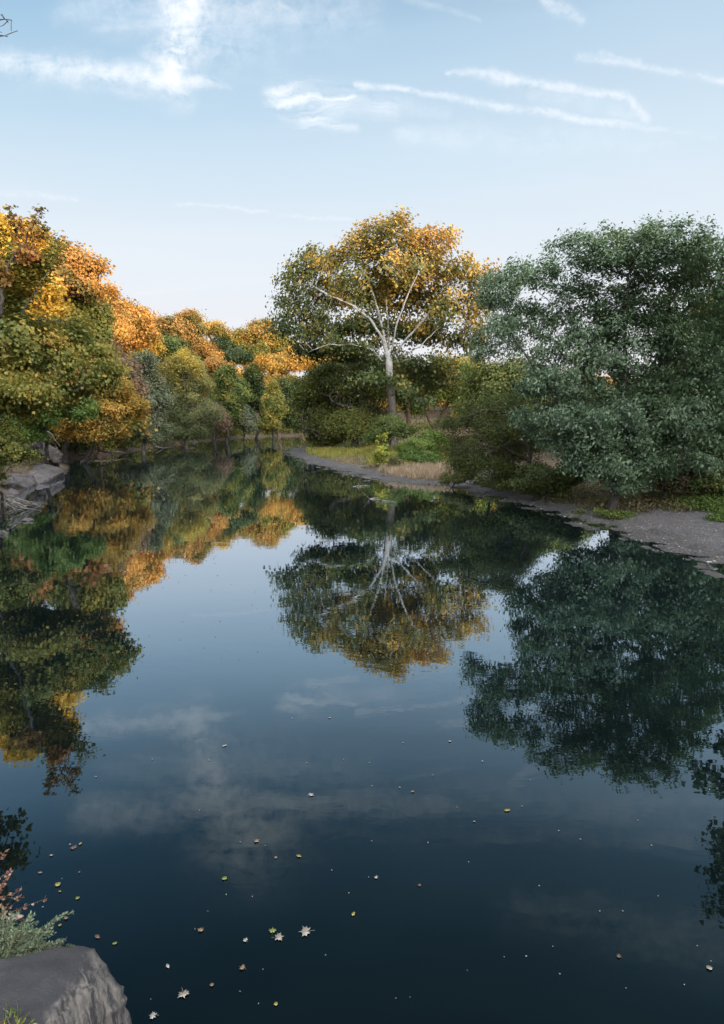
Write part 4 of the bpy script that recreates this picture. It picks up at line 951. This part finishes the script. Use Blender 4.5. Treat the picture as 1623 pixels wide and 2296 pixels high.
spray_plant('weed_stem', 'thin stem with a few pale dry leaves standing out of the juniper', 'weed', (b[0]-.25, b[1]+.05, .62), (.8, .3, .62, 5, .05), .42, 'pinkleaf', 8, 5, .036, 8, 'grey', .1, .38, (1.0, .1), .12, tip_only=6)
b = gp(20, 2290, .82)
spray_plant('grass_tuft', 'small green grass tuft at the bottom left corner on the boulder', 'grass tuft', (b[0], b[1], .74), (.2, 0, .9, 26, .05), .13, 'green', 4, 2, .05, 9, 'grey', .5, .12)

# ------------------------------------------------------------------ leaves afloat
def plain(name, c, c2, rough=.6):
    m, nt = newmat(name); tc = nd(nt, 'ShaderNodeTexCoord')
    p = nd(nt, 'ShaderNodeBsdfPrincipled', ins={'Base Color': ramp(nt, noise(nt, tc.outputs['Object'], 30, 3), [(.35, c), (.65, c2)]), 'Roughness': rough})
    nd(nt, 'ShaderNodeOutputMaterial', ins={'Surface': p.outputs[0]}); return m
FM = {'pale': plain('pale_dry_leaf', (.15, .135, .11), (.22, .20, .17)), 'tan': plain('tan_leaf', (.13, .09, .055), (.19, .14, .09)), 'yellow': plain('yellow_leaf', (.17, .14, .035), (.24, .20, .06)),
      'green': plain('yellow_green_leaf', (.095, .12, .03), (.16, .18, .045)), 'brown': plain('brown_leaf', (.075, .045, .032), (.11, .07, .05)), 'white': plain('bleached_leaf', (.19, .185, .17), (.26, .255, .24))}
def leaf_shape(kind, r):
    if kind == 'maple':
        o = [(0, -.12), (.10, -.32), (.34, -.38), (.26, -.16), (.50, -.10), (.40, .06), (.52, .26), (.26, .20), (.20, .32), (.10, .26), (0, .58)]
    elif kind == 'oval':
        o = [(0, -.5), (.16, -.36), (.27, -.12), (.28, .1), (.18, .32), (0, .5)]
    else:
        o = [(0, -.3), (.15, -.36), (.32, -.18), (.36, .05), (.24, .28), (0, .38)]
    pts = o+[(-x, y) for x, y in reversed(o[1:-1])]
    return [(x*r.uniform(.85, 1.15), y*r.uniform(.9, 1.1)) for x, y in pts]
def floating(px, py, wpx, kind, mat, label, seed, group='leaves afloat on the river'):
    r = np.random.default_rng(seed); p_ = gp(px, py, 0); s = scale_at(px, py, p_[1])*wpx*1.05
    pts = leaf_shape(kind, r); a = r.uniform(0, 6.28); cx_, sy_ = r.uniform(.05, .30)*s, r.uniform(-.1, .2)*s
    V = [(0, 0, .006)]
    for x, y in pts:
        X, Y_ = (x*math.cos(a)-y*math.sin(a))*s, (x*math.sin(a)+y*math.cos(a))*s
        V.append((X, Y_, .008+cx_*(x*x*4)*.5+max(0, sy_*y)+.002*r.random()))
    n = len(pts)
    Vt = V+[(x, y, z_-.0015) for x, y, z_ in V]
    Fc = [(0, 1+k, 1+(k+1) % n) for k in range(n)]+[(n+1, n+2+(k+1) % n, n+2+k) for k in range(n)]
    Fs = [(1+k, n+2+k, n+2+(k+1) % n, 1+(k+1) % n) for k in range(n)]
    stv = []
    if kind == 'maple' or wpx > 20:
        b0 = len(Vt); dx, dy = -math.sin(a+math.pi), math.cos(a+math.pi)
        for q_ in (0.1, .75):
            for e_ in (-.012, .012): stv.append((dx*q_*s+dy*e_*s, dy*q_*s-dx*e_*s, .009+.05*s*q_))
        Vt = Vt+stv; Fs.append((b0, b0+1, b0+3, b0+2))
    me = mesh_from('floating_leaf', Vt, [np.array(Fc), np.array(Fs)])
    return tag(link_mesh('floating_leaf', me, FM[mat], None, (p_[0], p_[1], 0)), label, 'leaf', group)
BIG = [(685, 2090, 27, 'maple', 'pale', 'curled pale maple leaf, rightmost of the cluster of three at the bottom'), (625, 2103, 22, 'maple', 'pale', 'dull grey maple leaf in the middle of the cluster of three'), (611, 2089, 15, 'maple', 'green', 'small lime green maple leaf touching the dull grey one'),
 (411, 2231, 24, 'maple', 'pale', 'pale maple leaf with a stalk afloat right of the boulder tip'), (343, 2279, 18, 'maple', 'white', 'whitish maple leaf near the bottom edge beside the boulder'), (575, 1887, 12, 'maple', 'tan', 'tan maple leaf alone between the boulder and the cloud reflection'),
 (670, 1921, 12, 'oval', 'yellow', 'yellowish oval leaf upper right of the lime heart shaped one'), (503, 1971, 15, 'round', 'green', 'lime heart shaped leaf afloat left of centre'), (792, 2051, 12, 'oval', 'yellow', 'narrow yellow leaf upper right of the cluster of three'),
 (843, 1969, 9, 'maple', 'white', 'tiny white leaf above the narrow yellow one'), (543, 2172, 14, 'maple', 'tan', 'tan crinkled leaf below the cluster of three'), (475, 2210, 12, 'round', 'tan', 'round brownish leaf upper right of the stalked pale leaf'),
 (618, 2253, 12, 'round', 'yellow', 'round yellow leaf close to the bottom edge'), (450, 2087, 13, 'maple', 'tan', 'torn tan leaf left of the cluster of three'), (376, 2168, 12, 'oval', 'white', 'pale narrow leaf above the stalked maple leaf'), (130, 1985, 15, 'round', 'yellow', 'yellow leaf beside the red leaved sprigs'),
 (165, 1902, 14, 'maple', 'brown', 'curled brown leaf above the red leaved sprigs'), (180, 1893, 10, 'oval', 'yellow', 'slim yellow leaf touching the curled brown one'), (174, 2015, 11, 'round', 'green', 'grey green leaf right of the juniper tip'), (550, 2110, 11, 'maple', 'white', 'white star shaped leaf left of the cluster of three'),
 (1590, 2172, 17, 'round', 'pale', 'pale rounded leaf with a stalk near the right edge'), (1387, 2146, 11, 'maple', 'brown', 'small brown leaf left of the pale rounded one'), (1137, 1818, 14, 'oval', 'yellow', 'bright yellow leaf right of centre on the grey reflection'), (697, 1783, 13, 'maple', 'white', 'white leaf on the reflected cloud left of centre'),
 (925, 1776, 9, 'round', 'tan', 'little tan leaf on the reflected cloud near the middle'), (940, 1986, 9, 'round', 'brown', 'rusty leaf right of the tiny white one'), (218, 2102, 15, 'oval', 'brown', 'reddish submerged looking leaf above the boulder'), (257, 2117, 11, 'oval', 'green', 'olive leaf just above the boulder top'),
 (148, 2060, 10, 'maple', 'tan', 'ragged tan leaf right of the juniper'), (134, 2076, 9, 'round', 'yellow', 'round straw coloured leaf touching the juniper'), (90, 1958, 10, 'oval', 'tan', 'tan leaf close to the red sprigs at the left edge'), (178, 1957-0, 6, 'round', 'tan', 'speck of a leaf halfway between the yellow leaf and the curled brown one'),
 (618, 1924, 8, 'round', 'tan', 'little tan leaf left of the yellowish oval one'), (134, 2000, 8, 'oval', 'tan', 'small tan leaf just below the yellow one by the sprigs'), (503, 1673, 11, 'oval', 'white', 'thin white leaf right of the reflected plume of cloud'), (739, 1610, 7, 'round', 'pale', 'pale leaf on the reflected feathery cloud'),
 (1008, 1663, 8, 'round', 'white', 'pale leaf left of the mirrored broad tree'), (218+320, 2235-10, 5, 'oval', 'brown', 'small brown leaf left of the round yellow one'), (115, 1919, 8, 'oval', 'white', 'white sliver of a leaf above the red sprigs'), (1063, 1843, 7, 'round', 'green', 'small greenish leaf lower left of the bright yellow one')]
for k, (px, py, w, kd, mt, lab) in enumerate(BIG): floating(px, py, w, kd, mt, lab, 300+k)
r = np.random.default_rng(15)
for k in range(60):
    px, py = r.uniform(70, 1600), r.uniform(1560, 2280)
    if px < 330 and py > 2080 or px > 1350 and 1560 < py < 1700: continue
    floating(px, py, r.uniform(2.2, 4.2), ['oval', 'round', 'maple'][k % 3], 'white', 'tiny whitish leaf speck afloat on the open river', 400+k, 'tiny leaf specks on the river')
for k in range(70):
    px, py = r.uniform(20, 760), r.uniform(1075, 1480)
    if gp(px, py, 0)[1] > 60 or (px < 170 and py < 1110): continue
    floating(px, py, r.uniform(2.4, 4.6), ['oval', 'round'][k % 2], 'tan', 'tiny tan leaf speck afloat among the mirrored trees', 500+k, 'tiny leaf specks among the reflections')

# ------------------------------------------------------------------ sky and sun
w = bpy.data.worlds.new('World'); SC.world = w; w.use_nodes = True; nt = w.node_tree; nt.nodes.clear()
saz = math.atan2(SUN[0], SUN[1])
sky = nd(nt, 'ShaderNodeTexSky'); sky.sky_type = 'NISHITA'; sky.sun_disc = False; sky.sun_elevation = math.radians(EL); sky.sun_rotation = saz
sky.air_density = 1.0; sky.dust_density = 1.2; sky.ozone_density = 1.5
tc = nd(nt, 'ShaderNodeTexCoord'); dirv = tc.outputs['Generated']
s3 = nd(nt, 'ShaderNodeSeparateXYZ', ins={0: dirv}); dx, dy, dz = s3.outputs
yy = mth(nt, 'MAXIMUM', dy, .05); A = mth(nt, 'DIVIDE', dx, yy); B = mth(nt, 'DIVIDE', dz, yy)
zz = mth(nt, 'MAXIMUM', dz, .03)
Q = nd(nt, 'ShaderNodeCombineXYZ', ins={0: mth(nt, 'DIVIDE', dx, zz), 1: mth(nt, 'DIVIDE', dy, zz), 2: 0.0}).outputs[0]
AB = nd(nt, 'ShaderNodeCombineXYZ', ins={0: A, 1: B, 2: 0.0}).outputs[0]
wv = nd(nt, 'ShaderNodeTexNoise', ins={'Vector': AB, 'Scale': 11.0, 'Detail': 7.0, 'Roughness': .65})
wof = nd(nt, 'ShaderNodeVectorMath', operation='MULTIPLY_ADD', ins={0: wv.outputs['Color'], 1: (.085, .05, 0), 2: (-.042, -.025, 0)}).outputs[0]
ABw = nd(nt, 'ShaderNodeVectorMath', operation='ADD', ins={0: AB, 1: wof}).outputs[0]
wv2 = nd(nt, 'ShaderNodeTexNoise', ins={'Vector': AB, 'Scale': 17.0, 'Detail': 7.0, 'Roughness': .68})
wof2 = nd(nt, 'ShaderNodeVectorMath', operation='MULTIPLY_ADD', ins={0: wv2.outputs['Color'], 1: (.026, .024, 0), 2: (-.013, -.012, 0)}).outputs[0]
ABs = nd(nt, 'ShaderNodeVectorMath', operation='ADD', ins={0: AB, 1: wof2}).outputs[0]
def ab(px, py): d = ray(px, py); return d[0]/d[1], d[2]/d[1]
def streak(p0, p1, w0, w1, k0, k1):
    """one long cloud: soft capsule from p0 to p1"""
    a, b = np.array(ab(*p0)), np.array(ab(*p1)); d = b-a; L2 = float(d@d)
    v = nd(nt, 'ShaderNodeVectorMath', operation='SUBTRACT', ins={0: ABw if max(w0, w1) > 24 else ABs, 1: (a[0], a[1], 0)}).outputs[0]
    t = mth(nt, 'MULTIPLY', nd(nt, 'ShaderNodeVectorMath', operation='DOT_PRODUCT', ins={0: v, 1: (d[0]/L2, d[1]/L2, 0)}).outputs['Value'], 1.0, clamp=True)
    q_ = nd(nt, 'ShaderNodeVectorMath', operation='SCALE', ins={0: (d[0], d[1], 0), 'Scale': t}).outputs[0]
    ds = nd(nt, 'ShaderNodeVectorMath', operation='DISTANCE', ins={0: v, 1: q_}).outputs['Value']
    wd = mth(nt, 'MULTIPLY_ADD', t, (w1-w0)/F*.85, w0/F*.85)
    g_ = mth(nt, 'DIVIDE', ds, wd); e = mth(nt, 'POWER', 2.718, mth(nt, 'MULTIPLY', mth(nt, 'MULTIPLY', g_, g_), -1.0))
    return mth(nt, 'MULTIPLY', e, mth(nt, 'MULTIPLY_ADD', t, k1-k0, k0))
fib = nd(nt, 'ShaderNodeMapping', ins={'Vector': ABw, 'Rotation': (0, 0, math.radians(8)), 'Scale': (4.5, 26, 1)}).outputs[0]
f1 = noise(nt, fib, 1.0, 7, .62, .6)
fib2 = nd(nt, 'ShaderNodeMapping', ins={'Vector': ABw, 'Rotation': (0, 0, math.radians(-27)), 'Scale': (6, 60, 1)}).outputs[0]
f2 = noise(nt, fib2, 1.0, 6, .6, .4)
puff = noise(nt, ABs, 38, 9, .7, .3)
tx = mth(nt, 'ADD', mth(nt, 'MULTIPLY', f1, .5), mth(nt, 'MULTIPLY', puff, .5))
ST = [((-300, 110), (120, 152), 24, 30, .9, 1.0), ((120, 152), (370, 188), 30, 34, 1.1, 1.3), ((370, 183), (515, 187), 30, 6, 1.2, .5), ((200, 185), (420, 228), 16, 20, .35, .5), ((0, 120), (300, 165), 9, 12, .5, .7),
      ((385, 180), (412, 60), 40, 56, 1.8, 2.2), ((412, 60), (440, -60), 56, 80, 2.2, 2.4), ((440, -60), (500, -160), 80, 130, 2.4, 2.0), ((440, -70), (160, -110), 60, 34, 1.8, .8), ((480, -80), (900, -95), 60, 30, 1.8, .7), ((400, 45), (210, 68), 22, 10, .8, .25), ((410, 20), (240, 0), 22, 18, .8, .35), ((430, 20), (800, 10), 90, 70, .85, .3), ((430, 100), (660, 85), 70, 50, .6, .2), ((380, 20), (160, 20), 70, 40, .6, .3), ((330, 120), (400, 90), 22, 22, .6, .7),
      ((800, 189), (960, 210), 7, 7, .9, .9), ((960, 210), (1280, 266), 8, 10, 1.0, .8), ((1280, 266), (1600, 306), 9, 6, .7, .12), ((1003, 161), (1100, 170), 7, 11, .6, .9), ((1100, 172), (1300, 202), 13, 10, 1.0, .9), ((1300, 203), (1400, 216), 9, 10, .8, .8), ((1405, 214), (1442, 265), 9, 13, .9, .7), ((1180, 200), (1440, 250), 26, 22, .2, .25),
      ((1296, 130), (1430, 143), 9, 10, .6, .55), ((1345, 122), (1420, 140), 7, 6, .5, .4), ((1430, 148), (1660, 186), 6, 10, .4, .6), ((1205, -25), (1250, 15), 18, 15, .9, .7), ((1250, 15), (1305, 50), 15, 9, .7, .5), ((880, -15), (1075, 45), 11, 6, .4, .15), ((400, 460), (790, 494), 3.5, 5, .25, .38), ((-50, 425), (170, 448), 6, 7, .2, .25), ((500, 640), (300, 655), 5, 5, .12, .1),
      ((900, 300), (1500, 320), 24, 30, .3, .1), ((860, 230), (1000, 255), 22, 16, .3, .2), ((100, -115), (1050, -85), 54, 40, 1.2, .7), ((300, -60), (900, -50), 20, 18, .9, .6), ((1000, -60), (1800, -120), 50, 60, .4, .4), ((1250, -420), (1900, -560), 60, 120, .35, .45), ((700, -160), (1700, -200), 26, 36, .25, .4)]
dens = None
for s_ in ST:
    k = streak(*s_); dens = k if dens is None else mth(nt, 'MAXIMUM', dens, k)
dens = mth(nt, 'MULTIPLY', dens, mth(nt, 'MAXIMUM', mth(nt, 'MULTIPLY_ADD', tx, 6.2, -2.35), 0.0))
FT = [((620, 212), (780, 222), 30, 26, 1.0, .8), ((640, 240), (880, 245), 30, 20, .8, .5), ((680, 272), (800, 288), 16, 9, .7, .6)]
d2 = None
for s_ in FT:
    k = streak(*s_); d2 = k if d2 is None else mth(nt, 'ADD', d2, k)
d2 = mth(nt, 'MULTIPLY', d2, mth(nt, 'MAXIMUM', mth(nt, 'MULTIPLY_ADD', f2, 6.0, -2.5), 0.0))
dens = mth(nt, 'ADD', dens, d2)
veil = mth(nt, 'MULTIPLY', mth(nt, 'MULTIPLY_ADD', noise(nt, nd(nt, 'ShaderNodeMapping', ins={'Vector': Q, 'Scale': (.35, .9, 1)}).outputs[0], 1.0, 5, .6), 2.6, -1.15, clamp=True), .12)
front = mth(nt, 'MULTIPLY', mth(nt, 'GREATER_THAN', dy, .05), mth(nt, 'GREATER_THAN', dz, 0.0))
dens = mth(nt, 'MULTIPLY', mth(nt, 'ADD', dens, veil), front)
dens = mth(nt, 'SUBTRACT', 1.0, mth(nt, 'POWER', 2.718, mth(nt, 'MULTIPLY', dens, -.46)), clamp=True)
SKYMUL, HAZE, CLOUD = 1.0, 1.0, 1.0
el = mth(nt, 'MULTIPLY', mth(nt, 'ARCSINE', dz), 180/math.pi)
K = 7.1
ks = lambda *c: tuple(v*K for v in c)
hzc = ramp(nt, mth(nt, 'DIVIDE', el, 90.0, clamp=True), [(0, ks(1.0, .87, .83)), (.028, ks(.96, .88, .90)), (.055, ks(.92, .91, .96)), (.13, ks(.86, .92, .99)), (.22, ks(.72, .86, .98)), (.305, ks(.53, .71, .88)), (.36, ks(.24, .42, .60)), (.44, ks(.14, .27, .38)), (1, ks(.12, .24, .36))])
skc = mixc(nt, .93, sky.outputs[0], hzc)
lf = mth(nt, 'MULTIPLY', mth(nt, 'MULTIPLY_ADD', A, -1.1, .45, clamp=True), mth(nt, 'MULTIPLY_ADD', el, .055, -.75, clamp=True))
skc = mixc(nt, lf, skc, mixc(nt, 1.0, skc, (.60, .78, .89), 'MULTIPLY'))
# sky fill added out of view to lift the shade: sunward glow, rear, overhead
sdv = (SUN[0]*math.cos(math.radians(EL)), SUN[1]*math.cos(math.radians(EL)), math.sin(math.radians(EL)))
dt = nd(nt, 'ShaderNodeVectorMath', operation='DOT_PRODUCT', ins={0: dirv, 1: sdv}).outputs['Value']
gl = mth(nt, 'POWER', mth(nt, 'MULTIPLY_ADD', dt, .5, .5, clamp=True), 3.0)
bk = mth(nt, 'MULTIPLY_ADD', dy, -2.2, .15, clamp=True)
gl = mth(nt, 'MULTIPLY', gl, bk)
up = mth(nt, 'MULTIPLY_ADD', dz, 7.0, -5.6, clamp=True)  # overhead share of the added fill, above all visible and mirrored sky
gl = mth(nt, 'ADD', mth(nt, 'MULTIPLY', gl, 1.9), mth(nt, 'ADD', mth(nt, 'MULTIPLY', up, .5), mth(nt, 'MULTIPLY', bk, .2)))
fillc = nd(nt, 'ShaderNodeVectorMath', operation='SCALE', ins={0: (32.0, 31.0, 30.5), 'Scale': gl}).outputs[0]
col = mixc(nt, dens, skc, ks(1.35, 1.31, 1.30))
col = nd(nt, 'ShaderNodeVectorMath', operation='ADD', ins={0: col, 1: fillc}).outputs[0]
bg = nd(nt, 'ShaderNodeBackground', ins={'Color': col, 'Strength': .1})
nd(nt, 'ShaderNodeOutputWorld', ins={'Surface': bg.outputs[0]})
w.cycles.sampling_method = 'MANUAL'; w.cycles.sample_map_resolution = 512

sd = bpy.data.lights.new('sun', 'SUN'); sd.energy = 4.3; sd.angle = math.radians(.6); sd.color = (1.0, .74, .46)
so = bpy.data.objects.new('sun', sd); COL.objects.link(so)
dv = Vector((SUN[0]*math.cos(math.radians(EL)), SUN[1]*math.cos(math.radians(EL)), math.sin(math.radians(EL))))
so.rotation_euler = (-dv).to_track_quat('-Z', 'Y').to_euler(); so.location = (60, -45, 60)

SC.view_settings.view_transform = 'Standard'; SC.view_settings.look = 'None'; SC.view_settings.gamma = 1; SC.view_settings.exposure = 0.5
SC.render.engine = 'CYCLES'
cy = SC.cycles
cy.max_bounces = 6; cy.diffuse_bounces = 4; cy.glossy_bounces = 3; cy.transmission_bounces = 3; cy.transparent_max_bounces = 4
cy.caustics_reflective = False; cy.caustics_refractive = False; cy.sample_clamp_indirect = 4; cy.blur_glossy = .3
cy.use_denoising = True; cy.denoiser = 'OPENIMAGEDENOISE'; cy.denoising_input_passes = 'RGB_ALBEDO_NORMAL'; cy.denoising_prefilter = 'ACCURATE'
